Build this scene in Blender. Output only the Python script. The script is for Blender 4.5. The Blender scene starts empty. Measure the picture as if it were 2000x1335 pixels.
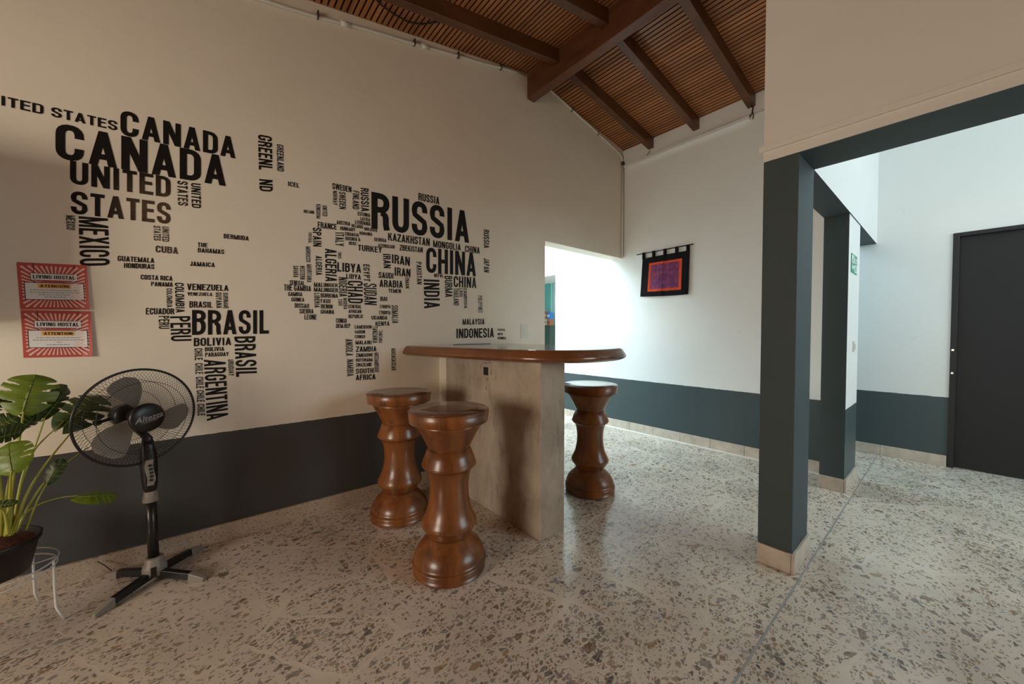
import bpy, bmesh, math, random
from mathutils import Vector, Matrix
from math import pi, sin, cos, radians

# ---------------------------------------------------------------- camera, world, lights, exposure
SC = bpy.context.scene
SC.view_settings.view_transform = 'Standard'
SC.view_settings.look = 'None'
SC.view_settings.exposure = 0.0
SC.view_settings.gamma = 1.0
SC.view_settings.use_curve_mapping = False
SC.cycles.use_denoising = True
SC.cycles.max_bounces = 10
SC.cycles.diffuse_bounces = 6
SC.cycles.glossy_bounces = 5
SC.cycles.caustics_reflective = False
SC.cycles.caustics_refractive = False
SC.cycles.sample_clamp_indirect = 6.0

cam_d = bpy.data.cameras.new('camera')
cam = bpy.data.objects.new('camera', cam_d)
SC.collection.objects.link(cam)
cam_d.sensor_fit = 'HORIZONTAL'
cam_d.sensor_width = 36.0
cam_d.lens = 721.427 / 2000.0 * 36.0
cam_d.clip_start = 0.02
def cam_axes(yaw, pitch, roll):
    f = Vector((cos(yaw) * cos(pitch), sin(yaw) * cos(pitch), sin(pitch)))
    r = Vector((sin(yaw), -cos(yaw), 0.0))
    d = f.cross(r)
    return cos(roll) * r + sin(roll) * d, -sin(roll) * r + cos(roll) * d, f
_r, _d, _f = cam_axes(radians(50.06503), radians(-1.27358), radians(-0.07884))
cam.matrix_world = Matrix(((_r.x, -_d.x, -_f.x, 0.0), (_r.y, -_d.y, -_f.y, 0.0), (_r.z, -_d.z, -_f.z, 1.2), (0, 0, 0, 1)))
SC.camera = cam

W = bpy.data.worlds.new('sky')
SC.world = W
W.use_nodes = True
W.node_tree.nodes['Background'].inputs['Color'].default_value = (0.80, 0.90, 1.0, 1)
W.node_tree.nodes['Background'].inputs['Strength'].default_value = 0.2

def area(name, loc, target, sx, sy, power, color):
    l = bpy.data.lights.new(name, 'AREA')
    l.shape = 'RECTANGLE'; l.size = sx; l.size_y = sy
    l.energy = power; l.color = color
    o = bpy.data.objects.new(name, l)
    SC.collection.objects.link(o)
    o.location = loc
    o.rotation_euler = (Vector(target) - Vector(loc)).to_track_quat('-Z', 'Z').to_euler()
    return o
# daylight through the entrance and windows behind the camera, the open patio behind the text wall, and the roof light of the side hall
area('entrance_daylight', (-3.15, 0.90, 1.25), (0.0, 0.90, 1.25), 1.15, 1.2, 76, (0.96, 0.85, 0.69))
area('patio_daylight', (2.6, 4.6, 3.7), (3.3, 4.3, 0.0), 3.0, 2.4, 290, (0.68, 0.91, 1.0))
area('side_hall_daylight', (3.9, -3.2, 2.25), (3.9, 0.0, 2.05), 2.3, 2.0, 92, (0.68, 0.91, 1.0))
area('hall_end_daylight', (4.7, 2.4, 3.3), (4.7, 2.4, 0.0), 0.6, 1.5, 34, (0.55, 0.86, 1.0))

# ---------------------------------------------------------------- materials
def mat(name, color=(0.8, 0.8, 0.8), rough=0.5, metal=0.0, spec=0.5, noise=None, bump=None, **kw):
    m = bpy.data.materials.new(name); m.use_nodes = True
    nt = m.node_tree; b = nt.nodes['Principled BSDF']
    b.inputs['Base Color'].default_value = (*color, 1)
    b.inputs['Roughness'].default_value = rough
    b.inputs['Metallic'].default_value = metal
    b.inputs['Specular IOR Level'].default_value = spec
    for k, v in kw.items():
        b.inputs[k.replace('_', ' ')].default_value = v
    if noise:
        sc, amt = noise
        n = N(nt, 'ShaderNodeTexNoise', Scale=sc, Detail=4.0)
        nt.links.new(geo(nt), n.inputs['Vector'])
        mx = nt.nodes.new('ShaderNodeMix'); mx.data_type = 'RGBA'
        mx.inputs[6].default_value = (*[c * (1 - amt) for c in color], 1)
        mx.inputs[7].default_value = (*[min(1, c * (1 + amt)) for c in color], 1)
        nt.links.new(n.outputs['Fac'], mx.inputs[0]); nt.links.new(mx.outputs[2], b.inputs['Base Color'])
    if bump:
        sc, st = bump
        n = N(nt, 'ShaderNodeTexNoise', Scale=sc, Detail=3.0)
        nt.links.new(geo(nt), n.inputs['Vector'])
        bp = nt.nodes.new('ShaderNodeBump'); bp.inputs['Strength'].default_value = st; bp.inputs['Distance'].default_value = 0.004
        nt.links.new(n.outputs['Fac'], bp.inputs['Height']); nt.links.new(bp.outputs['Normal'], b.inputs['Normal'])
    return m

def N(nt, kind, **inp):
    n = nt.nodes.new(kind)
    for k, v in inp.items():
        n.inputs[k].default_value = v
    return n
def geo(nt):
    return nt.nodes.new('ShaderNodeNewGeometry').outputs['Position']
def objc(nt):
    return nt.nodes.new('ShaderNodeTexCoord').outputs['Object']
def M_(nt, op, a, b=None, c=None, clamp=False):
    n = nt.nodes.new('ShaderNodeMath'); n.operation = op; n.use_clamp = clamp
    for i, v in enumerate((a, b, c)):
        if v is None: continue
        if isinstance(v, (int, float)): n.inputs[i].default_value = v
        else: nt.links.new(v, n.inputs[i])
    return n.outputs[0]
def MIX(nt, f, a, b):
    n = nt.nodes.new('ShaderNodeMix'); n.data_type = 'RGBA'
    for i, v in ((0, f), (6, a), (7, b)):
        if isinstance(v, (int, float)): n.inputs[i].default_value = v
        elif isinstance(v, tuple): n.inputs[i].default_value = (*v, 1)
        else: nt.links.new(v, n.inputs[i])
    return n.outputs[2]
def RAMP(nt, f, stops, interp='LINEAR'):
    n = nt.nodes.new('ShaderNodeValToRGB'); n.color_ramp.interpolation = interp
    e = n.color_ramp.elements
    while len(e) < len(stops): e.new(0.5)
    for x, (p, c) in zip(e, stops):
        x.position = p; x.color = (*c, 1)
    nt.links.new(f, n.inputs[0])
    return n.outputs[0]
def VMUL(nt, v, s):
    n = nt.nodes.new('ShaderNodeVectorMath'); n.operation = 'MULTIPLY'
    nt.links.new(v, n.inputs[0]); n.inputs[1].default_value = s
    return n.outputs[0]
def VADD(nt, a, b):
    n = nt.nodes.new('ShaderNodeVectorMath'); n.operation = 'ADD'
    nt.links.new(a, n.inputs[0])
    if isinstance(b, tuple): n.inputs[1].default_value = b
    else: nt.links.new(b, n.inputs[1])
    return n.outputs[0]

GREY = (0.066, 0.088, 0.094)
def painted_wall(name, white, grey=GREY, dado=0.63, smudge=0.06):
    m = mat(name, white, 0.55, spec=0.25)
    nt = m.node_tree; b = nt.nodes['Principled BSDF']
    p = geo(nt)
    n1 = N(nt, 'ShaderNodeTexNoise', Scale=1.6, Detail=5.0, Roughness=0.6); nt.links.new(p, n1.inputs['Vector'])
    c = RAMP(nt, n1.outputs['Fac'], [(0.30, tuple(x * (1 - smudge) for x in white)), (0.65, white)])
    # scattered dull scuffs
    n2 = N(nt, 'ShaderNodeTexNoise', Scale=5.0, Detail=6.0, Roughness=0.7); nt.links.new(VMUL(nt, p, (1, 1, 1.8)), n2.inputs['Vector'])
    f = M_(nt, 'MULTIPLY', M_(nt, 'SUBTRACT', n2.outputs['Fac'], 0.64, clamp=True), 1.6, clamp=True)
    c = MIX(nt, f, c, tuple(x * 0.62 for x in white))
    n3 = N(nt, 'ShaderNodeTexNoise', Scale=14.0, Detail=2.0); nt.links.new(p, n3.inputs['Vector'])
    sep = nt.nodes.new('ShaderNodeSeparateXYZ'); nt.links.new(p, sep.inputs[0])
    z = M_(nt, 'ADD', sep.outputs[2], M_(nt, 'MULTIPLY', M_(nt, 'SUBTRACT', n3.outputs['Fac'], 0.5), 0.008))
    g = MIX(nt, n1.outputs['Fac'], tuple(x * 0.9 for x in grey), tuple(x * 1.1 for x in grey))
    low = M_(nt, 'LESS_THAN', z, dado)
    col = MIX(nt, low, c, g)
    nt.links.new(col, b.inputs['Base Color'])
    n4 = N(nt, 'ShaderNodeTexNoise', Scale=45.0, Detail=3.0); nt.links.new(p, n4.inputs['Vector'])
    bp = N(nt, 'ShaderNodeBump', Strength=0.12, Distance=0.003)
    nt.links.new(n4.outputs['Fac'], bp.inputs['Height']); nt.links.new(bp.outputs['Normal'], b.inputs['Normal'])
    r = M_(nt, 'MULTIPLY_ADD', low, -0.14, 0.55); nt.links.new(r, b.inputs['Roughness'])
    return m

def terrazzo(name, base=(0.68, 0.585, 0.49), rough=0.17, flags=True, mult=1.0, upright=False, layers=((105.0, 0.20, 0.17, 0.005), (52.0, 0.36, 0.17, 0.010), (33.0, 0.25, 0.17, 0.014), (18.0, 0.055, 0.19, 0.024))):
    m = mat(name, base, rough, spec=0.5)
    nt = m.node_tree; b = nt.nodes['Principled BSDF']
    p = geo(nt)
    if upright:      # lay the pattern out on a vertical face
        sx = nt.nodes.new('ShaderNodeSeparateXYZ'); nt.links.new(p, sx.inputs[0])
        cx = nt.nodes.new('ShaderNodeCombineXYZ'); nt.links.new(M_(nt, 'ADD', sx.outputs[0], sx.outputs[1]), cx.inputs[0]); nt.links.new(sx.outputs[2], cx.inputs[1]); p = cx.outputs[0]
    def distort(sc, amt):
        n = N(nt, 'ShaderNodeTexNoise', Scale=sc, Detail=2.0); nt.links.new(p, n.inputs['Vector'])
        return VADD(nt, p, VMUL(nt, VADD(nt, n.outputs['Color'], (-0.5, -0.5, -0.5)), (amt, amt, amt)))
    nb = N(nt, 'ShaderNodeTexNoise', Scale=3.0, Detail=5.0); nt.links.new(p, nb.inputs['Vector'])
    col = RAMP(nt, nb.outputs['Fac'], [(0.3, tuple(x * 0.84 for x in base)), (0.7, tuple(min(1, x * 1.1) for x in base))])
    nf = N(nt, 'ShaderNodeTexNoise', Scale=220.0, Detail=2.0); nt.links.new(p, nf.inputs['Vector'])
    col = MIX(nt, M_(nt, 'MULTIPLY', M_(nt, 'SUBTRACT', nf.outputs['Fac'], 0.52, clamp=True), 2.2, clamp=True), col, tuple(x * 0.62 for x in base))
    seam = None; dens = None
    if flags:
        pd = distort(4.0, 0.16)
        ve = nt.nodes.new('ShaderNodeTexVoronoi'); ve.feature = 'DISTANCE_TO_EDGE'; ve.voronoi_dimensions = '2D'; ve.inputs['Scale'].default_value = 2.7
        nt.links.new(pd, ve.inputs['Vector'])
        vc = nt.nodes.new('ShaderNodeTexVoronoi'); vc.voronoi_dimensions = '2D'; vc.inputs['Scale'].default_value = 2.7
        nt.links.new(pd, vc.inputs['Vector'])
        sc_ = nt.nodes.new('ShaderNodeSeparateColor'); nt.links.new(vc.outputs['Color'], sc_.inputs[0])
        dens = sc_.outputs[0]
        seam = M_(nt, 'GREATER_THAN', ve.outputs['Distance'], M_(nt, 'MULTIPLY_ADD', nb.outputs['Fac'], 0.16, -0.062))
        col = MIX(nt, M_(nt, 'MULTIPLY', M_(nt, 'SUBTRACT', 1.0, seam), 0.4), col, tuple(min(1, x * 1.10) for x in base))
        col = MIX(nt, M_(nt, 'MULTIPLY', sc_.outputs[1], 0.22), col, tuple(x * 0.80 for x in base))
    stones = [(0.0, (0.055, 0.050, 0.052)), (0.12, (0.115, 0.10, 0.09)), (0.26, (0.16, 0.09, 0.055)), (0.40, (0.30, 0.165, 0.07)),
              (0.52, (0.20, 0.165, 0.14)), (0.64, (0.32, 0.235, 0.165)), (0.76, (0.20, 0.19, 0.195)), (0.88, (0.40, 0.31, 0.23)), (1.0, (0.09, 0.075, 0.07))]
    for sc, pres, edge, damt in layers:
        pd = distort(sc * 0.55, damt)
        pd = VMUL(nt, pd, (1.0, 1.35, 1.0))
        vd = nt.nodes.new('ShaderNodeTexVoronoi'); vd.feature = 'DISTANCE_TO_EDGE'; vd.voronoi_dimensions = '2D'; vd.inputs['Scale'].default_value = sc
        vf = nt.nodes.new('ShaderNodeTexVoronoi'); vf.voronoi_dimensions = '2D'; vf.inputs['Scale'].default_value = sc
        nt.links.new(pd, vd.inputs['Vector']); nt.links.new(pd, vf.inputs['Vector'])
        s = nt.nodes.new('ShaderNodeSeparateColor'); nt.links.new(vf.outputs['Color'], s.inputs[0])
        lim = pres * mult
        if dens is not None:
            lim = M_(nt, 'MULTIPLY', M_(nt, 'MULTIPLY_ADD', dens, 0.9, 0.5), pres * mult)
        on = M_(nt, 'LESS_THAN', s.outputs[0], lim)
        edgev = M_(nt, 'MULTIPLY_ADD', s.outputs[2], 0.14, edge - 0.06)
        k = M_(nt, 'MULTIPLY', on, M_(nt, 'GREATER_THAN', vd.outputs['Distance'], edgev))
        if seam is not None: k = M_(nt, 'MULTIPLY', k, seam)
        col = MIX(nt, M_(nt, 'MULTIPLY', k, 0.72), col, RAMP(nt, s.outputs[1], stones, 'CONSTANT'))
    nt.links.new(col, b.inputs['Base Color'])
    nr = N(nt, 'ShaderNodeTexNoise', Scale=2.2, Detail=4.0); nt.links.new(p, nr.inputs['Vector'])
    nt.links.new(M_(nt, 'MULTIPLY_ADD', nr.outputs['Fac'], 0.16, rough - 0.06), b.inputs['Roughness'])
    return m

def wood(name, dark, light, along=(1, 1, 0.08), scale=9.0, rough=0.3, plank=None, coat=0.0, contrast=(0.3, 0.72), patches=None):
    m = mat(name, light, rough, spec=0.5)
    nt = m.node_tree; b = nt.nodes['Principled BSDF']
    p = objc(nt)
    n = N(nt, 'ShaderNodeTexNoise', Scale=scale, Detail=7.0, Roughness=0.62, Distortion=0.6)
    nt.links.new(VMUL(nt, p, along), n.inputs['Vector'])
    c = RAMP(nt, n.outputs['Fac'], [(contrast[0], dark), (contrast[1], light)])
    n2 = N(nt, 'ShaderNodeTexNoise', Scale=scale * 9, Detail=3.0); nt.links.new(VMUL(nt, p, along), n2.inputs['Vector'])
    c = MIX(nt, M_(nt, 'MULTIPLY', n2.outputs['Fac'], 0.35), c, dark)
    if patches:
        n3 = N(nt, 'ShaderNodeTexNoise', Scale=patches[0], Detail=3.0, Distortion=1.2); nt.links.new(VMUL(nt, p, (1, 1, 0.4)), n3.inputs['Vector'])
        f = M_(nt, 'MULTIPLY', M_(nt, 'SUBTRACT', n3.outputs['Fac'], 0.54, clamp=True), 7.0, clamp=True)
        c = MIX(nt, M_(nt, 'MULTIPLY', f, patches[2]), c, patches[1])
    if plank:
        ax, w = plank
        sep = nt.nodes.new('ShaderNodeSeparateXYZ'); nt.links.new(p, sep.inputs[0])
        wn = nt.nodes.new('ShaderNodeTexWhiteNoise'); wn.noise_dimensions = '1D'
        nt.links.new(M_(nt, 'FLOOR', M_(nt, 'DIVIDE', sep.outputs[ax], w)), wn.inputs['W'])
        c = MIX(nt, M_(nt, 'MULTIPLY', wn.outputs['Value'], 0.32), c, tuple(x * 0.55 for x in dark))
    nt.links.new(c, b.inputs['Base Color'])
    b.inputs['Coat Weight'].default_value = coat; b.inputs['Coat Roughness'].default_value = 0.12
    return m

WALL_WHITE = (0.80, 0.775, 0.725)
MT = {}
MT['wall_text'] = painted_wall('aged_cream_wall_paint', (0.82, 0.74, 0.625), grey=(0.066, 0.066, 0.066))  # dado grey is a warmer copy of GREY, imitating the room's warm light
MT['wall_white'] = painted_wall('white_wall_paint', (0.82, 0.82, 0.81), smudge=0.03)
MT['plain'] = painted_wall('cream_plain_paint', WALL_WHITE, dado=-5.0)
MT['warm_wall'] = mat('ochre_wall_paint', (0.66, 0.37, 0.17), 0.6, noise=(2.0, 0.05))
MT['grey'] = mat('charcoal_satin_paint', GREY, 0.62, spec=0.22, noise=(3.0, 0.10), bump=(40.0, 0.10))
MT['floor'] = terrazzo('polished_terrazzo')
MT['skirt'] = terrazzo('terrazzo_skirting', base=(0.50, 0.40, 0.31), rough=0.35, flags=False, upright=True, layers=((170.0, 0.30, 0.17, 0.004), (90.0, 0.16, 0.18, 0.006)))
MT['tile'] = mat('marbled_skirting_tile', (0.58, 0.495, 0.415), 0.35, noise=(13.0, 0.40))
MT['tile_seam'] = mat('pale_grout', (0.62, 0.55, 0.47), 0.6)
MT['planks_l'] = wood('varnished_ceiling_boards', (0.24, 0.086, 0.027), (0.64, 0.265, 0.090), along=(1, 0.06, 1), scale=10, rough=0.33, plank=(0, 0.04))
MT['planks_r'] = MT['planks_l']
MT['groove'] = mat('dark_board_groove', (0.045, 0.016, 0.008), 0.7)  # darker tone on the groove faces between boards
MT['beam'] = wood('dark_varnished_beam', (0.072, 0.027, 0.012), (0.18, 0.068, 0.029), along=(0.3, 0.3, 1), scale=7, rough=0.36)
MT['stool'] = wood('varnished_turned_hardwood', (0.100, 0.030, 0.009), (0.36, 0.125, 0.034), along=(1, 1, 0.12), scale=8, rough=0.30, coat=0.15, contrast=(0.32, 0.68), patches=(5.0, (0.060, 0.032, 0.016), 0.8))
MT['stool_top'] = wood('varnished_seat_face', (0.085, 0.026, 0.010), (0.20, 0.066, 0.024), along=(1, 0.12, 1), scale=8, rough=0.16, coat=0.5)
MT['counter_edge'] = wood('varnished_counter_edge', (0.13, 0.045, 0.017), (0.30, 0.115, 0.042), along=(0.25, 0.25, 1), scale=9, rough=0.22, coat=0.4)
MT['counter_top'] = mat('glossy_counter_surface', (0.30, 0.24, 0.19), 0.10, spec=0.8, noise=(6.0, 0.1))
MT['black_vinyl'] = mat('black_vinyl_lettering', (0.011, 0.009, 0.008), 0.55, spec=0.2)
MT['black_plastic'] = mat('black_plastic', (0.010, 0.009, 0.009), 0.35)
MT['grey_plastic'] = mat('grey_plastic', (0.27, 0.235, 0.20), 0.45)
MT['black_metal'] = mat('black_enamel', (0.012, 0.010, 0.010), 0.30)
MT['white_metal'] = mat('white_enamel_wire', (0.74, 0.72, 0.69), 0.35)
MT['pvc'] = mat('painted_conduit', (0.66, 0.63, 0.57), 0.5)
MT['clip'] = mat('rusty_clip', (0.05, 0.035, 0.025), 0.6)
MT['cable'] = mat('dark_cable', (0.018, 0.010, 0.008), 0.6)
MT['black_cloth'] = mat('black_cotton', (0.012, 0.010, 0.013), 0.9, spec=0.1, noise=(40, 0.3), bump=(500, 0.3))
MT['door'] = mat('dark_door_paint', (0.021, 0.020, 0.022), 0.55, spec=0.3, noise=(2.0, 0.15))
MT['door_frame'] = mat('dark_door_frame_paint', (0.024, 0.023, 0.025), 0.5, spec=0.3)
MT['pot'] = mat('black_plant_pot', (0.013, 0.009, 0.009), 0.45)
MT['soil'] = mat('coir_soil', (0.10, 0.030, 0.012), 0.95, noise=(60, 0.6), bump=(80, 0.9))
MT['switch'] = mat('ivory_switch_plastic', (0.70, 0.67, 0.60), 0.4)
MT['chrome'] = mat('steel_screw', (0.6, 0.6, 0.6), 0.25, metal=1.0)
MT['white_plastic'] = mat('white_plastic', (0.80, 0.80, 0.80), 0.4)
MT['red_paper'] = mat('red_print', (0.50, 0.075, 0.060), 0.5, noise=(30, 0.05))
MT['ray_paper'] = mat('pale_ray_print', (0.78, 0.55, 0.50), 0.5)
MT['white_paper'] = mat('white_print', (0.75, 0.73, 0.73), 0.5)
MT['yellow_paper'] = mat('amber_print', (0.80, 0.42, 0.10), 0.5)
MT['ink'] = mat('black_ink', (0.02, 0.015, 0.015), 0.5)
MT['grey_ink'] = mat('grey_ink', (0.26, 0.24, 0.24), 0.5)
MT['exit_green'] = mat('exit_green', (0.012, 0.30, 0.18), 0.4)
MT['exit_white'] = mat('exit_white', (0.80, 0.84, 0.82), 0.4)
MT['turquoise'] = mat('turquoise_paint', (0.26, 0.70, 0.63), 0.6, noise=(5, 0.08))
MT['dark_green'] = mat('dark_green_paint', (0.05, 0.08, 0.06), 0.5)
MT['orange_card'] = mat('orange_card', (0.42, 0.13, 0.06), 0.6)
MT['blue_card'] = mat('blue_card', (0.05, 0.22, 0.55), 0.6)
MT['cream_card'] = mat('cream_card', (0.62, 0.58, 0.38), 0.6)
MT['badge_text'] = mat('silver_badge_print', (0.62, 0.58, 0.58), 0.35, metal=0.3)
MT['glass'] = mat('window_glass', (0.9, 0.95, 0.95), 0.05)

def m_vinyl():
    m = MT['black_vinyl']; nt = m.node_tree; b = nt.nodes['Principled BSDF']; p = geo(nt)
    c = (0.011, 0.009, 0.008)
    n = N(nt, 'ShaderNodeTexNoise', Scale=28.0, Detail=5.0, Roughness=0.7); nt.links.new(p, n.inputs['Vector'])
    for (x, z, r, col) in ((-0.19, 1.85, 0.20, (0.12, 0.075, 0.040)), (-0.12, 1.64, 0.08, (0.13, 0.085, 0.055)), (1.93, 1.50, 0.22, (0.085, 0.082, 0.085))):  # last patch paints a grey reflected sheen; the brown ones are wear
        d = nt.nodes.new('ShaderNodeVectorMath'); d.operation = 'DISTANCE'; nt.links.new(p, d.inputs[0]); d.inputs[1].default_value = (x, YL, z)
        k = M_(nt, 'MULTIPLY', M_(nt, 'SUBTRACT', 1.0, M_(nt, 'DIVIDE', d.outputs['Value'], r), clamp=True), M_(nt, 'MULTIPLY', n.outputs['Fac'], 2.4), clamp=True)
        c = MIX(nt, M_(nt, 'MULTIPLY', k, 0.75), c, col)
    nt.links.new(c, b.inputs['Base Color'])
def m_plaster():
    m = mat('hammered_cement_plaster', (0.40, 0.33, 0.26), 0.8, spec=0.2)
    nt = m.node_tree; b = nt.nodes['Principled BSDF']; p = geo(nt)
    n = N(nt, 'ShaderNodeTexNoise', Scale=5.0, Detail=7.0, Roughness=0.65); nt.links.new(VMUL(nt, p, (1, 1, 0.7)), n.inputs['Vector'])
    c = RAMP(nt, n.outputs['Fac'], [(0.30, (0.33, 0.265, 0.205)), (0.62, (0.50, 0.415, 0.335))])
    n2 = N(nt, 'ShaderNodeTexNoise', Scale=13.0, Detail=4.0, Roughness=0.6); nt.links.new(VMUL(nt, p, (1, 1, 0.33)), n2.inputs['Vector'])
    f = M_(nt, 'MULTIPLY', M_(nt, 'SUBTRACT', n2.outputs['Fac'], 0.57, clamp=True), 7.0, clamp=True)
    c = MIX(nt, M_(nt, 'MULTIPLY', f, 0.55), c, (0.20, 0.16, 0.125))
    nt.links.new(c, b.inputs['Base Color'])
    bp = N(nt, 'ShaderNodeBump', Strength=0.4, Distance=0.004)
    nt.links.new(M_(nt, 'SUBTRACT', n.outputs['Fac'], f), bp.inputs['Height']); nt.links.new(bp.outputs['Normal'], b.inputs['Normal'])
    return m
MT['plaster'] = m_plaster()

def m_leaf(name, c1, c2):
    m = mat(name, c1, 0.42, spec=0.45)
    nt = m.node_tree; b = nt.nodes['Principled BSDF']; p = geo(nt)
    n = N(nt, 'ShaderNodeTexNoise', Scale=22.0, Detail=4.0); nt.links.new(p, n.inputs['Vector'])
    nt.links.new(RAMP(nt, n.outputs['Fac'], [(0.3, c1), (0.7, c2)]), b.inputs['Base Color'])
    return m
MT['leaf'] = m_leaf('bright_green_leaf', (0.085, 0.140, 0.009), (0.15, 0.215, 0.015))
MT['leaf_dark'] = m_leaf('dark_green_leaf', (0.020, 0.042, 0.010), (0.040, 0.075, 0.016))
MT['vein'] = mat('pale_leaf_vein', (0.22, 0.26, 0.06), 0.5)
MT['stem'] = mat('yellow_green_stem', (0.36, 0.36, 0.055), 0.45, noise=(14, 0.25))

def m_weave():
    m = mat('purple_orange_batik', (0.2, 0.05, 0.15), 0.85, spec=0.1)
    nt = m.node_tree; b = nt.nodes['Principled BSDF']; p = geo(nt)
    n = N(nt, 'ShaderNodeTexNoise', Scale=26.0, Detail=5.0, Roughness=0.7); nt.links.new(p, n.inputs['Vector'])
    c = RAMP(nt, n.outputs['Fac'], [(0.30, (0.10, 0.028, 0.11)), (0.5, (0.185, 0.055, 0.145)), (0.66, (0.34, 0.07, 0.10)), (0.78, (0.42, 0.09, 0.06))])
    nt.links.new(c, b.inputs['Base Color'])
    return m
MT['batik'] = m_weave()
MT['orange_cloth'] = mat('orange_red_cotton', (0.66, 0.085, 0.032), 0.85, spec=0.1, noise=(30, 0.25))

# ---------------------------------------------------------------- mesh helpers
COL = SC.collection
class MB:
    def __init__(s): s.v = []; s.f = []; s.mi = []; s.sm = []
    def quad_face(s, pts, mi=0, smooth=False):
        i = len(s.v); s.v += [tuple(p) for p in pts]; s.f.append(tuple(range(i, i + len(pts)))); s.mi.append(mi); s.sm.append(smooth)
    def box(s, x0, y0, z0, x1, y1, z1, mi=0, faces=None):
        i = len(s.v)
        s.v += [(x0, y0, z0), (x1, y0, z0), (x1, y1, z0), (x0, y1, z0), (x0, y0, z1), (x1, y0, z1), (x1, y1, z1), (x0, y1, z1)]
        F = {'-z': (0, 3, 2, 1), '+z': (4, 5, 6, 7), '-y': (0, 1, 5, 4), '+x': (1, 2, 6, 5), '+y': (2, 3, 7, 6), '-x': (3, 0, 4, 7)}
        for k, f in F.items():
            s.f.append(tuple(i + j for j in f)); s.mi.append((faces or {}).get(k, mi)); s.sm.append(False)
    def prism(s, poly, axis, a, b, mi=0, mats=None):
        """extrude a polygon: axis 'y' -> poly in (x,z), axis 'z' -> poly in (x,y), axis 'x' -> poly in (y,z)"""
        def P(u, v, w): return {'y': (u, w, v), 'z': (u, v, w), 'x': (w, u, v)}[axis]
        i = len(s.v); n = len(poly)
        s.v += [P(u, v, a) for u, v in poly] + [P(u, v, b) for u, v in poly]
        s.f.append(tuple(range(i, i + n))); s.mi.append(mi); s.sm.append(False)
        s.f.append(tuple(range(i + 2 * n - 1, i + n - 1, -1))); s.mi.append(mi); s.sm.append(False)
        for k in range(n):
            j = (k + 1) % n
            s.f.append((i + k, i + n + k, i + n + j, i + j)); s.mi.append(mats[k] if mats else mi); s.sm.append(False)
    def tube(s, pts, r, seg=8, caps=True, mi=0, closed=False):
        pts = [Vector(p) for p in pts]; n = len(pts)
        rs = r if isinstance(r, (list, tuple)) else [r] * n
        i0 = len(s.v); up = None
        for k in range(n):
            if closed: t = pts[(k + 1) % n] - pts[k - 1]
            else: t = pts[min(k + 1, n - 1)] - pts[max(k - 1, 0)]
            t.normalize()
            if up is None:
                up = t.orthogonal().normalized()
            up = (up - t * up.dot(t)).normalized(); w = t.cross(up)
            for q in range(seg):
                a = 2 * pi * q / seg
                s.v.append(tuple(pts[k] + (up * cos(a) + w * sin(a)) * rs[k]))
        for k in range(n if closed else n - 1):
            for q in range(seg):
                a = i0 + k * seg + q; b = i0 + k * seg + (q + 1) % seg
                k2 = (k + 1) % n
                c = i0 + k2 * seg + (q + 1) % seg; d = i0 + k2 * seg + q
                s.f.append((a, b, c, d)); s.mi.append(mi); s.sm.append(True)
        if caps and not closed:
            s.f.append(tuple(range(i0 + seg - 1, i0 - 1, -1))); s.mi.append(mi); s.sm.append(False)
            e = i0 + (n - 1) * seg
            s.f.append(tuple(range(e, e + seg))); s.mi.append(mi); s.sm.append(False)
    def lathe(s, prof, seg=64, centre=(0, 0, 0), mi=0, M=None, smooth=True):
        """prof: list of (r, z); closed at both ends when r is 0"""
        i0 = len(s.v)
        for r, z in prof:
            for q in range(seg):
                a = 2 * pi * q / seg
                p = Vector((r * cos(a), r * sin(a), z))
                if M: p = M @ p
                s.v.append(tuple(p + Vector(centre)))
        for k in range(len(prof) - 1):
            for q in range(seg):
                s.f.append((i0 + k * seg + q, i0 + k * seg + (q + 1) % seg, i0 + (k + 1) * seg + (q + 1) % seg, i0 + (k + 1) * seg + q)); s.mi.append(mi); s.sm.append(smooth)
        s.f.append(tuple(range(i0 + seg - 1, i0 - 1, -1))); s.mi.append(mi); s.sm.append(False)
        e = i0 + (len(prof) - 1) * seg
        s.f.append(tuple(range(e, e + seg))); s.mi.append(mi); s.sm.append(False)
    def build(s, name, mats, parent=None, origin=None, bevel=0.0, fix=True):
        me = bpy.data.meshes.new(name)
        o = Vector(origin) if origin else Vector((0, 0, 0))
        me.from_pydata([tuple(Vector(p) - o) for p in s.v], [], s.f)
        for m in (mats if isinstance(mats, (list, tuple)) else [mats]): me.materials.append(m)
        for p, mi, sm in zip(me.polygons, s.mi, s.sm):
            p.material_index = mi; p.use_smooth = sm
        if fix:
            bm = bmesh.new(); bm.from_mesh(me)
            bmesh.ops.recalc_face_normals(bm, faces=bm.faces[:])
            bm.to_mesh(me); bm.free()
        ob = bpy.data.objects.new(name, me); COL.objects.link(ob); ob.location = o
        if parent:
            ob.parent = parent
            ob.location = o - (parent.location if origin else Vector((0, 0, 0)))
            if not origin: ob.location = -parent.location
        if bevel:
            b = ob.modifiers.new('bevel', 'BEVEL'); b.width = bevel; b.segments = 2; b.limit_method = 'ANGLE'; b.angle_limit = radians(40)
        return ob
def tag(o, label=None, cat=None, group=None, kind=None):
    if label: o['label'] = label
    if cat: o['category'] = cat
    if group: o['group'] = group
    if kind: o['kind'] = kind
    return o
def thing(name, loc, label, cat, group=None):
    o = bpy.data.objects.new(name, None); COL.objects.link(o); o.location = loc; o.empty_display_size = 0.1
    return tag(o, label, cat, group)
def struct(o, label=None, cat=None): return tag(o, label, cat, kind='structure')
def box_obj(name, b, mats, faces=None, parent=None, bevel=0.0):
    m = MB(); m.box(*b, faces=faces); return m.build(name, mats, parent, bevel=bevel)

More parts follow.
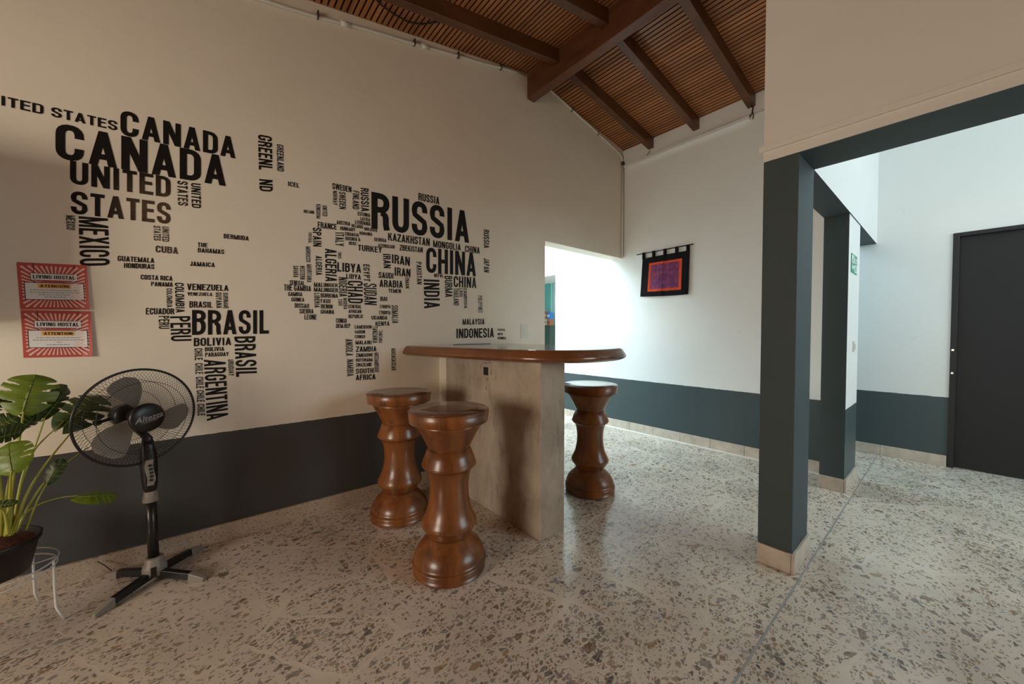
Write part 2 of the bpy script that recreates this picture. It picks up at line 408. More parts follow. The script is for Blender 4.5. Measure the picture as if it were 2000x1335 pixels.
# ---------------------------------------------------------------- lettering (condensed bold capitals drawn as strokes)
REL = {'I': 0.40, 'M': 1.28, 'W': 1.42, 'E': 0.84, 'F': 0.80, 'L': 0.78, 'J': 0.74, 'T': 0.84, ' ': 0.34, '.': 0.36, 'N': 1.02, 'A': 1.02, '&': 1.05, 'V': 0.98, 'Y': 0.96, 'X': 0.98, 'K': 1.0}
def arc(cx, cy, rx, ry, a0, a1, n=9):
    out = []
    for k in range(n + 1):
        a = radians(a0 + (a1 - a0) * k / n)
        c, s_ = cos(a), sin(a)
        e = 0.86
        out.append((cx + rx * math.copysign(abs(c) ** e, c), cy + ry * math.copysign(abs(s_) ** e, s_)))
    return out
def glyph(ch, w, h, tx, ty):
    """quads of a capital of width w, height h; tx = stem width, ty = bar height"""
    Q = []
    def bar(x0, y0, x1, y1): Q.append([(x0, y0), (x1, y0), (x1, y1), (x0, y1)])
    def slant(xb, xt, y0=0.0, y1=h, t=tx): Q.append([(xb, y0), (xb + t, y0), (xt + t, y1), (xt, y1)])
    def stroke(pts):
        n = len(pts); L = []; R = []
        for k in range(n):
            a = pts[max(k - 1, 0)]; b = pts[min(k + 1, n - 1)]
            dx, dy = b[0] - a[0], b[1] - a[1]; l = math.hypot(dx, dy) or 1
            nx, ny = -dy / l, dx / l
            L.append((pts[k][0] + nx * tx / 2, pts[k][1] + ny * ty / 2)); R.append((pts[k][0] - nx * tx / 2, pts[k][1] - ny * ty / 2))
        for k in range(n - 1): Q.append([L[k], R[k], R[k + 1], L[k + 1]])
    ax, ay = tx / 2, ty / 2
    cr = min(0.30 * h, 0.75 * w); rx = w / 2 - ax; ry = cr - ay; cx = w / 2
    if ch == 'I': bar(0, 0, tx, h)
    elif ch in 'EF':
        bar(0, 0, tx, h); bar(tx, h - ty, w, h); bar(tx, h * .54 - ay, w * .92, h * .54 + ay)
        if ch == 'E': bar(tx, 0, w, ty)
    elif ch == 'L': bar(0, 0, tx, h); bar(tx, 0, w, ty)
    elif ch == 'T': bar(cx - ax, 0, cx + ax, h); bar(0, h - ty, w, h)
    elif ch == 'H': bar(0, 0, tx, h); bar(w - tx, 0, w, h); bar(tx, h / 2 - ay, w - tx, h / 2 + ay)
    elif ch == 'N':
        bar(0, 0, tx, h); bar(w - tx, 0, w, h); slant(w - tx * 1.12, 0, t=tx * 1.12)
    elif ch == 'M':
        t = tx * .9; bar(0, 0, t, h); bar(w - t, 0, w, h); slant(cx - t / 2, t * .05, t=t); slant(cx - t / 2, w - t * 1.05, t=t)
    elif ch == 'W':
        t = tx * .85; a = w * .25; slant(a - t / 2, 0, t=t); slant(a - t / 2, cx - t / 2, t=t); slant(w - a - t / 2, cx - t / 2, t=t); slant(w - a - t / 2, w - t, t=t)
    elif ch == 'A':
        slant(0, cx - tx / 2); slant(w - tx, cx - tx / 2)
        y0, y1 = h * .18, h * .18 + ty; k = (cx - tx / 2) / h
        Q.append([(k * y0 + tx * .6, y0), (w - k * y0 - tx * .6, y0), (w - k * y1 - tx * .6, y1), (k * y1 + tx * .6, y1)])
    elif ch == 'V': slant(cx - tx / 2, 0); slant(cx - tx / 2, w - tx)
    elif ch == 'X': slant(0, w - tx); slant(w - tx, 0)
    elif ch == 'Y': bar(cx - ax, 0, cx + ax, h * .42); slant(cx - tx / 2, 0, h * .40, h); slant(cx - tx / 2, w - tx, h * .40, h)
    elif ch == 'Z':
        bar(0, 0, w, ty); bar(0, h - ty, w, h); Q.append([(0, ty), (tx * 1.15, ty), (w, h - ty), (w - tx * 1.15, h - ty)])
    elif ch == 'K':
        bar(0, 0, tx, h); Q.append([(tx, h * .33), (tx, h * .56), (w - tx * 1.05, h), (w, h)]); Q.append([(tx * 1.5, h * .50), (tx * 2.1, h * .68), (w + tx * .05, 0), (w - tx * 1.1, 0)])
    elif ch in 'BPRD':
        bar(0, 0, tx, h)
        if ch == 'D':
            r2 = min(cr, w - tx)
            stroke([(tx * .5, h - ay)] + arc(w - r2, h - cr, r2 - ax, ry, 90, 0) + arc(w - r2, cr, r2 - ax, ry, 0, -90) + [(tx * .5, ay)])
        else:
            ym = h * .52 if ch == 'B' else h * .46
            b2 = (h - ym) / 2; r2 = min(b2 * 1.0, w - tx)
            stroke([(tx * .5, h - ay)] + arc(w - r2, ym + b2, r2 - ax, b2 - ay, 90, -90, 12) + [(tx * .5, ym + ay)])
            if ch == 'B':
                b3 = (ym + ty) / 2
                stroke([(tx * .5, ym + ty - ay)] + arc(w - r2, b3, r2 - ax, b3 - ay, 90, -90, 12) + [(tx * .5, ay)])
            if ch == 'R':
                stroke(arc(w - tx * 1.45, h * .30, tx * .85, h * .16, 90, 0, 6) + [(w - tx * .6, h * .16), (w - tx * .42, 0)])
    elif ch == 'O': stroke(arc(cx, h - cr, rx, ry, 0, 180) + arc(cx, cr, rx, ry, 180, 360) + [(w - ax, h - cr), (w - ax, h - cr + .01 * h)])
    elif ch == 'U': stroke([(ax, h), (ax, h * .6)] + arc(cx, cr, rx, ry, 180, 360, 14) + [(w - ax, h * .6), (w - ax, h)])
    elif ch == 'J': stroke([(w - ax, h), (w - ax, h * .6)] + arc(cx, cr, rx, ry, 0, -180, 14) + [(ax, cr + .02 * h)])
    elif ch == 'C': stroke([(w - ax, h * .64)] + arc(cx, h - cr, rx, ry, 0, 180) + arc(cx, cr, rx, ry, 180, 360) + [(w - ax, h * .36)])
    elif ch == 'G':
        stroke([(w - ax, h * .67)] + arc(cx, h - cr, rx, ry, 0, 180) + arc(cx, cr, rx, ry, 180, 360) + [(w - ax, h * .45)]); bar(w * .54, h * .52 - ty, w, h * .52)
    elif ch == 'Q':
        stroke(arc(cx, h - cr, rx, ry, 0, 180) + arc(cx, cr, rx, ry, 180, 360) + [(w - ax, h - cr)]); Q.append([(w * .5, h * .2), (w * .65, h * .28), (w, -.02 * h), (w - tx, -.02 * h)])
    elif ch == 'S':
        c2 = (h + ty) / 4; r2y = c2 - ay
        up = arc(cx, h - c2, rx, r2y, 0, 180, 12); lo = arc(cx, c2, rx, r2y, 0, -180, 12)
        stroke([(w - ax, h - c2 - .03 * h)] + up + [(ax + rx * .12, h - c2 - r2y * .55), (cx, h / 2), (w - ax - rx * .12, c2 + r2y * .55)] + lo + [(ax, c2 + .03 * h)])
    elif ch == '.': bar(0, 0, tx, ty * 1.2)
    elif ch == '&':
        stroke([(w, 0.02 * h), (w * .25, h * .72)] + arc(w * .45, h * .80, w * .22, h * .12, 180, 0, 8) + [(w * .3, h * .5)] + arc(w * .36, h * .26, w * .28, h * .19, 120, 300, 8) + [(w * .95, h * .5)])
    return Q
def layout(text):
    gap = 0.16; x = 0; out = []
    for k, ch in enumerate(text):
        r = REL.get(ch, 0.95); out.append((ch, x, r)); x += r + gap
    return out, x - gap
def letter_quads(text, W_, H_, tfrac=0.225, bfrac=0.160):
    lay, tot = layout(text); k = W_ / tot
    tx = min(tfrac * H_, 0.335 * 0.95 * k); ty = min(bfrac * H_, tx * 1.05)
    tx = max(tx, 0.24 * k)
    out = []
    for ch, x, r in lay:
        if ch == ' ': continue
        w = r * k
        if ch == 'I': w = tx
        off = (r * k - w) / 2
        for q in glyph(ch, w, H_, tx, ty):
            out.append([((x * k + off + u) / W_, v / H_) for u, v in q])
    return out

# ---------------------------------------------------------------- SETTING: floor, walls, ceiling
YL, XT, XB, XP = 2.70, 4.08, 5.16, 2.25
m = MB(); m.box(-3.3, -3.3, -0.12, 6.6, 6.2, 0.0)
struct(m.build('floor', MT['floor']))
# dividing strip set in the floor along the edge of the side hall
m = MB(); m.box(1.0, 0.459, 0.0, XB, 0.467, 0.0010)
struct(m.build('trim_1', mat('slate_strip', (0.34, 0.34, 0.34), 0.35)))

m = MB(); m.box(4.012, 0.66, 0.0, 4.064, 3.85, 0.003)
struct(m.build('trim_2', mat('pale_floor_border', (0.76, 0.70, 0.63), 0.3, noise=(9.0, 0.12))))
def roof_z(x): return 3.73 - 0.2 * (2.5 - x) if x < 2.5 else 3.73 - 0.15 * (x - 2.5)
# text wall with gable top and an opening at its right end
m = MB()
gable = [(-3.3, 0), (2.70, 0), (2.70, 2.15), (XT + .12, 2.15), (XT + .12, roof_z(XT + .12) + .12), (2.5, 3.85), (-3.3, roof_z(-3.3) + .12)]
m.prism(gable, 'y', YL, YL + 0.16)
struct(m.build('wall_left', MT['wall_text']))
# wall with the hanging, running on behind the text wall; doorway beyond
m = MB()
m.prism([(0.66, 0), (3.856, 0), (3.856, 2.09), (4.75, 2.09), (4.75, 0), (6.2, 0), (6.2, 4.4), (0.66, 4.4)], 'x', XT, XT + .12)
struct(m.build('wall_right', MT['wall_white']))
# lintel wall over the wide opening to the side hall
m = MB(); m.box(XP, -3.3, 2.09, 2.55, 0.65, 4.2, faces={'-z': 1, '+x': 2})
struct(m.build('wall_partition', [MT['plain'], MT['grey'], MT['wall_white']]))
m = MB(); m.box(XP, 0.50, 0.0, 2.55, 0.65, 2.09)
struct(m.build('pillar', MT['grey'], bevel=0.004))
m = MB(); m.box(2.55, 0.505, 2.10, XB, 0.66, 4.2, faces={'-z': 1})
struct(m.build('wall_lintel', [MT['wall_white'], MT['grey']]))
m = MB(); m.box(3.71, 0.512, 0.0, XT + .12, 0.66, 2.10, faces={'-x': 1})
struct(m.build('wall_pier', [MT['wall_white'], MT['grey']]))
# back wall with the dark door
m = MB(); m.prism([(-3.3, 0), (-0.95, 0), (-0.95, 2.10), (0.016, 2.10), (0.016, 0), (6.2, 0), (6.2, 4.2), (-3.3, 4.2)], 'x', XB, XB + .14)
struct(m.build('wall_back', MT['wall_white']))
d = box_obj('door_1', (XB + .03, -0.915, 0.006, XB + .07, -0.022, 2.066), MT['door'])
struct(d, 'plain black door in the pale wall of the side hall', 'door')
m = MB()
m.box(XB - .012, -0.022, 0, XB + .10, 0.016, 2.10); m.box(XB - .012, -0.95, 0, XB + .10, -0.915, 2.10); m.box(XB - .012, -0.915, 2.066, XB + .10, -0.022, 2.10)
m.build('door_frame', MT['door_frame'], d, bevel=0.003)
for z in (0.853, 1.06):
    m = MB(); m.box(XB - .016, -0.006, z - .008, XB - .011, 0.008, z + .008); m.build('strike_plate', MT['chrome'], d)
# outer shell behind the camera
m = MB(); m.prism([(-3.3, 0), (0.1, 0), (0.1, 2.0), (1.8, 2.0), (1.8, 0), (2.86, 0), (2.86, 4.2), (-3.3, 4.2)], 'x', -3.42, -3.3)
struct(m.build('wall_entrance', MT['warm_wall']))
m = MB()
m.prism([(-3.42, 0), (6.6, 0), (6.6, 4.2), (-3.42, 4.2)], 'y', -3.42, -3.3)
struct(m.build('wall_front', MT['warm_wall']))
m = MB(); m.box(2.55, -3.3, 3.55, XB, 0.505, 3.67); struct(m.build('ceiling_hall', MT['plain']))
m = MB(); m.box(XT + .12, 0.66, 3.5, XB, 6.2, 3.62); struct(m.build('ceiling_passage', MT['plain']))
# patio behind the text wall and the room seen through its doorway
m = MB(); m.box(-3.3, 6.1, 0, 6.6, 6.2, 4.2); struct(m.build('wall_patio', MT['wall_white']))
m = MB(); m.box(0.6, YL + .16, 0, 0.7, 6.1, 4.2); struct(m.build('wall_patio_side', MT['wall_white']))
m = MB(); m.box(XT + .12, 3.5, 2.09, 4.72, 5.4, 2.6); struct(m.build('ceiling_doorway', MT['plain']))
m = MB(); m.box(5.10, 4.94, 0.0, 5.14, 6.1, 2.6); struct(m.build('wall_turquoise', MT['turquoise']))

# ---- ceiling boards (real grooves), ridge beam, rafters
def boards(name, x0, x1, y0, y1, w, mt):
    m = MB(); n = int(round((x1 - x0) / w)); g = 0.0055; dp = 0.018
    z = roof_z
    pts = []
    for k in range(n):
        a = x0 + k * w; b = a + w
        pts += [(a, z(a) + dp), (a + g, z(a + g)), (b - g, z(b - g)), (b, z(b) + dp)]
    i = 0
    for (xa, za), (xb, zb) in zip(pts, pts[1:]):
        if abs(xa - xb) < 1e-7: continue
        m.quad_face([(xa, y0, za), (xb, y0, zb), (xb, y1, zb), (xa, y1, za)], 1 if abs(xa - xb) < w * .5 else 0)
    m.quad_face([(x0, y0, z(x0) + .10), (x1, y0, z(x1) + .10), (x1, y1, z(x1) + .10), (x0, y1, z(x0) + .10)])
    return struct(m.build(name, mt, fix=False))
boards('ceiling_left', -3.3, 2.5, -3.3, YL, 0.04, [MT['planks_l'], MT['groove']])
boards('ceiling_right', 2.5, XT, 0.60, YL, 0.04, [MT['planks_r'], MT['groove']])
rb = MB(); rb.box(2.45, -3.3, 3.48, 2.54, YL + .02, 3.74)
tag(rb.build('ridge_beam', MT['beam'], bevel=0.006), 'thick dark ridge beam running out from the text wall across the boarded ceiling', 'beam')
def rafter(y, side, label):
    w, h = 0.066, 0.115
    m = MB()
    if side < 0: xs = (-3.3, 2.46)
    else: xs = (2.53, XT)
    poly = [(xs[0], roof_z(xs[0]) - h), (xs[1], roof_z(xs[1]) - h), (xs[1], roof_z(xs[1]) + .012), (xs[0], roof_z(xs[0]) + .012)]
    m.prism(poly, 'y', y - w / 2, y + w / 2)
    o = m.build('roof_rafter', MT['beam'], bevel=0.004)
    return tag(o, label, 'rafter', 'roof rafters under the boarded ceiling')
rafter(2.325, 1, 'short sloping rafter ending over the wall hanging, first one out from the text wall')
rafter(1.805, 1, 'sloping rafter between ridge beam and wall top, middle one on the wall hanging side')
rafter(1.285, 1, 'sloping rafter on the wall hanging side with loose wires at its foot')
rafter(2.315, -1, 'dark rafter above the wall lettering, running alongside the dangling black cable')
rafter(1.795, -1, 'dark rafter meeting the ridge beam, second out from the wall lettering')
for y in (1.28, 0.76, 0.24): rafter(y, -1, 'dark rafter on the lettering side of the ridge, hidden past the top edge')

# ---- skirtings
def tiles(name, x0, y0, x1, y1, nx, ny, mt, L=0.33, h=0.10, t=0.016):
    """skirting tiles from (x0,y0) to (x1,y1) on a wall face with normal (nx,ny)"""
    m = MB(); D = math.hypot(x1 - x0, y1 - y0); n = max(1, round(D / L)); ux, uy = (x1 - x0) / D, (y1 - y0) / D
    g = 0.0012
    for k in range(n):
        a, b = D * k / n + g, D * (k + 1) / n - g
        xs = [x0 + ux * a, x0 + ux * b, x0 + ux * b + nx * t, x0 + ux * a + nx * t]; ys = [y0 + uy * a, y0 + uy * b, y0 + uy * b + ny * t, y0 + uy * a + ny * t]
        m.box(min(xs), min(ys), 0, max(xs), max(ys), h)
    return struct(m.build(name, mt, bevel=0.002))
tiles('baseboard_left', -3.3, YL, 2.70, YL, 0, -1, MT['skirt'], L=20.0, t=0.018)
tiles('baseboard_right', XT, 0.66, XT, 3.85, -1, 0, MT['tile'])
tiles('baseboard_back', XB, 0.02, XB, 6.0, -1, 0, MT['tile'], L=0.42)
tiles('baseboard_pillar', XP, 0.50, XP, 0.65, -1, 0, MT['tile'], t=0.014)
tiles('baseboard_pillar_side', XP - .014, 0.50, 2.56, 0.50, 0, -1, MT['tile'], t=0.014)
tiles('baseboard_pier', 3.71, 0.512, 3.71, 0.66, -1, 0, MT['tile'], t=0.014)
tiles('baseboard_pier_side', 3.696, 0.512, XT + .12, 0.512, 0, -1, MT['tile'], t=0.014)

# ---- cable ledge on the lintel wall
m = MB(); m.box(XP - .016, -3.2, 2.142, XP, 0.668, 2.170); m.box(XP - .006, -3.2, 2.09, XP, 0.65, 2.142)
o = m.build('cable_trunking', MT['plain'], bevel=0.002)
tag(o, 'painted cable trunking running along the wall just above the wide opening', 'cable trunking', 'cable trunking')

# ---- trunking along the top of the wall with the hanging, with loose wires
t = thing('cable_trunking', (XT, 1.95, 3.30), 'pale cable trunking high on the wall above the wall hanging, under the rafter ends', 'cable trunking', 'cable trunking')
m = MB(); m.box(XT - .036, 1.295, 3.262, XT, 2.67, 3.296); m.build('tray', MT['white_plastic'], t, bevel=0.003)
m = MB(); m.box(XT - .020, 1.295, 3.297, XT, 1.75, 3.318); m.build('cover', MT['pvc'], t, bevel=0.003)
m = MB(); m.tube([(XT - .010, 0.66, 3.315), (XT - .010, 1.29, 3.300)], 0.008); m.build('pipe', MT['pvc'], t)
def wire_obj(name, strands, r, label, cat='wire', mt='cable'):
    m = MB()
    for pts in strands: m.tube(pts, r, seg=6)
    return tag(m.build(name, MT[mt]), label, cat)
wire_obj('loose_wire', [[(XT - .01, 1.31, 3.41), (XT - .03, 1.285, 3.385), (XT - .035, 1.262, 3.35), (XT - .025, 1.275, 3.31), (XT - .02, 1.293, 3.285)],
                        [(XT - .012, 1.30, 3.40), (XT - .022, 1.268, 3.37), (XT - .028, 1.272, 3.33), (XT - .02, 1.262, 3.28), (XT - .02, 1.27, 3.255)]], 0.004,
         'loose brown wires dangling from the foot of a rafter beside the lintel wall')
wire_obj('loose_wire', [[(XT - .01, 2.335, 3.36), (XT - .02, 2.345, 3.335), (XT - .015, 2.37, 3.315)]], 0.003, 'short loose wire at the foot of the rafter nearest the room corner')
def under(x, y, d): return (x, y, roof_z(x) - d)
wire_obj('ceiling_cable', [[under(0.88, 2.47, .004), under(0.95, 2.51, .012), under(1.05, 2.54, .018), under(1.17, 2.56, .020), under(1.26, 2.545, .014), under(1.36, 2.48, .006), under(1.42, 2.44, .004)]], 0.006,
         'black cable dangling under the ceiling boards above the wall lettering', 'cable')

# ---- conduit following the gable, and the drop in the corner
t = thing('conduit', (1.3, YL, 3.43), 'pale conduit with clips following the gable slope, on the lettering side of the ridge beam', 'conduit', 'conduits')
def cz(x): return 3.169 + (x - 0.221) * 0.2355
pts = [(x, YL - .013 - 0.004 * sin(x * 7), cz(x) + 0.004 * sin(x * 9)) for x in [-1.2 + 0.15 * k for k in range(25)] if x < 2.45]
m = MB(); m.tube(pts, 0.012, seg=10); m.build('pipe', MT['pvc'], t)
for x in (-0.1, 0.60, 1.27, 1.66, 2.11):
    m = MB(); m.box(x - .004, YL - .030, cz(x) - .016, x + .004, YL - .001, cz(x) + .030); m.build('clip', MT['clip'], t)
for x in (.74, 1.33):
    m = MB(); m.tube([(x, YL - .014, cz(x)), (x + .06, YL - .014, cz(x + .06))], .016, seg=12); m.build('coupling', MT['pvc'], t)
t = thing('conduit', (3.4, YL, 3.5), 'thin conduit sloping down the gable from the ridge beam to the room corner', 'conduit', 'conduits')
m = MB(); m.tube([(2.545, YL - .012, 3.715), (2.79, YL - .012, 3.681), (3.4, YL - .014, 3.555), (3.98, YL - .012, 3.43), (4.03, YL - .012, 3.385), (4.045, YL - .012, 3.33)], 0.010, seg=10); m.build('pipe', MT['pvc'], t)
for x, z in ((3.09, 3.618), (3.55, 3.522)):
    m = MB(); m.box(x - .004, YL - .026, z - .014, x + .004, YL - .001, z + .022); m.build('clip', MT['clip'], t)
t = thing('conduit', (4.05, YL, 2.75), 'straight conduit dropping down the room corner to the opening', 'conduit', 'conduits')
m = MB(); m.tube([(4.05, YL - .013, 3.33), (4.05, YL - .013, 2.16)], 0.012, seg=10); m.build('pipe', MT['pvc'], t)
m = MB(); m.box(4.030, YL - .028, 3.30, 4.072, YL - .001, 3.345); m.build('junction', MT['clip'], t, bevel=.004)

# ---- wall switches
def switch(name, c, n, u, w, h, label):
    n = Vector(n); u = Vector(u); c = Vector(c); t = thing(name, c, label, 'switch', 'wall switches'); z = Vector((0, 0, 1))
    def plate(nm, du, dz, ww, hh, d0, d1, mt):
        m = MB(); cc = c + u * du + z * dz
        P = [cc + u * sx * ww / 2 + z * sz * hh / 2 + n * d for d in (d0, d1) for sx, sz in ((-1, -1), (1, -1), (1, 1), (-1, 1))]
        m.v = [tuple(p) for p in P]; m.f = [(0, 1, 2, 3), (4, 5, 6, 7), (0, 1, 5, 4), (1, 2, 6, 5), (2, 3, 7, 6), (3, 0, 4, 7)]; m.mi = [0] * 6; m.sm = [False] * 6
        return m.build(nm, mt, t, bevel=0.0015)
    plate('plate', 0, 0, w, h, 0.0, 0.008, MT['switch'])
    plate('rocker', 0, 0.0, w * .34, h * .55, 0.008, 0.013, MT['switch'])
    return t
switch('wall_switch', (2.415, YL, 1.227), (0, -1, 0), (1, 0, 0), 0.085, 0.135, 'ivory switch plate on the text wall above the countertop')
switch('wall_switch', (3.99, 0.512, 1.10), (0, -1, 0), (-1, 0, 0), 0.07, 0.085, 'small switch plate on the white pier below the green exit sign')

# ---- exit sign on the pier
t = thing('exit_sign', (3.93, 0.512, 1.75), 'green and white emergency exit sign on the white pier', 'sign')
def on_pier(u, v, d): return (3.80 + u, 0.512 - d, 1.675 + v)
def pier_poly(nm, polys, d0, mt, th=0.0008):
    m = MB()
    for q in polys:
        m.prism([(3.80 + a, 1.675 + b) for a, b in q], 'y', 0.512 - d0 - th, 0.512 - d0)
    return m.build(nm, mt, t)
def R4(a, b, c, d_): return [(a, b), (c, b), (c, d_), (a, d_)]
pier_poly('plate', [R4(0, 0, .25, .145)], 0.0, MT['exit_green'], 0.004)
pier_poly('white_field', [R4(.010, .075, .12, .135), R4(.13, .010, .24, .070)], 0.004, MT['exit_white'])
pier_poly('arrow', [[(.02, .045), (.06, .07), (.06, .055), (.11, .055), (.11, .035), (.06, .035), (.06, .015)]], 0.004, MT['exit_white'])
pier_poly('runner', [[(.055, .105), (.075, .118), (.085, .110), (.068, .095), (.085, .082), (.078, .078), (.055, .093), (.035, .080), (.028, .085)], R4(.072, .120, .084, .131)], 0.005, MT['exit_green'])
pier_poly('doorway', [R4(.175, .018, .205, .062)], 0.005, MT['exit_green'])
pier_poly('letters', [[(.145 + x, .082 + y) for x, y in q] for q in [[(u * .085, v * .04) for u, v in qq] for qq in letter_quads('EXIT', .085, .04)]], 0.004, MT['exit_white'])

# ---- wall hanging on its rod
t = thing('wall_hanging', (XT, 2.15, 2.16), 'black cloth wall hanging with a purple and orange panel, looped over a thin rod', 'wall hanging')
m = MB(); m.tube([(XT - .022, 2.485, 2.160), (XT - .022, 1.812, 2.167)], 0.0065, seg=10); m.build('rod', MT['black_metal'], t)
def cloth_pt(u, v, off=0.0):
    y = (1 - u) * ((1 - v) * 2.440 + v * 2.410) + u * ((1 - v) * 1.860 + v * 1.850)
    z = (1 - u) * ((1 - v) * 1.650 + v * 2.103) + u * ((1 - v) * 1.632 + v * 2.108) - 0.006 * sin(pi * u) * (1 - v)
    wv = 0.007 * sin(2 * pi * (u * 1.5 + 0.15)) * (1 - v * .6) + 0.004 * sin(2 * pi * u * 4 + 1) * (1 - v * .8)
    fold = -0.006 * math.exp(-((u - .47) / .02) ** 2)
    return (XT - .022 + wv + fold - off, y, z)
def cloth(nm, u0, u1, v0, v1, off, mt, th=0.002, nu=48, nv=20):
    m = MB()
    for side in (0, 1):
        i0 = len(m.v)
        for j in range(nv + 1):
            for i in range(nu + 1):
                m.v.append(cloth_pt(u0 + (u1 - u0) * i / nu, v0 + (v1 - v0) * j / nv, off + (0 if side == 0 else th)))
        for j in range(nv):
            for i in range(nu):
                a = i0 + j * (nu + 1) + i
                m.f.append((a, a + 1, a + nu + 2, a + nu + 1)); m.mi.append(0); m.sm.append(True)
    return m.build(nm, mt, t, fix=False)
cloth('cloth', 0, 1, 0, 1, 0.0, MT['black_cloth'])
cloth('orange_panel', .165, .86, .125, .845, 0.0024, MT['orange_cloth'], th=.001)
cloth('batik_panel', .215, .80, .185, .790, 0.0040, MT['batik'], th=.001)
for u in (.03, .255, .50, .745, .965):
    m = MB(); x, y, z = cloth_pt(u, 1.0); w = .015
    for dx in (-.0085, .0085):
        m.box(XT - .022 + dx - .001, y - w, z - .012, XT - .022 + dx + .001, y + w, 2.170)
    m.box(XT - .0315, y - w, 2.168, XT - .0125, y + w, 2.171)
    m.build('loop', MT['black_cloth'], t)

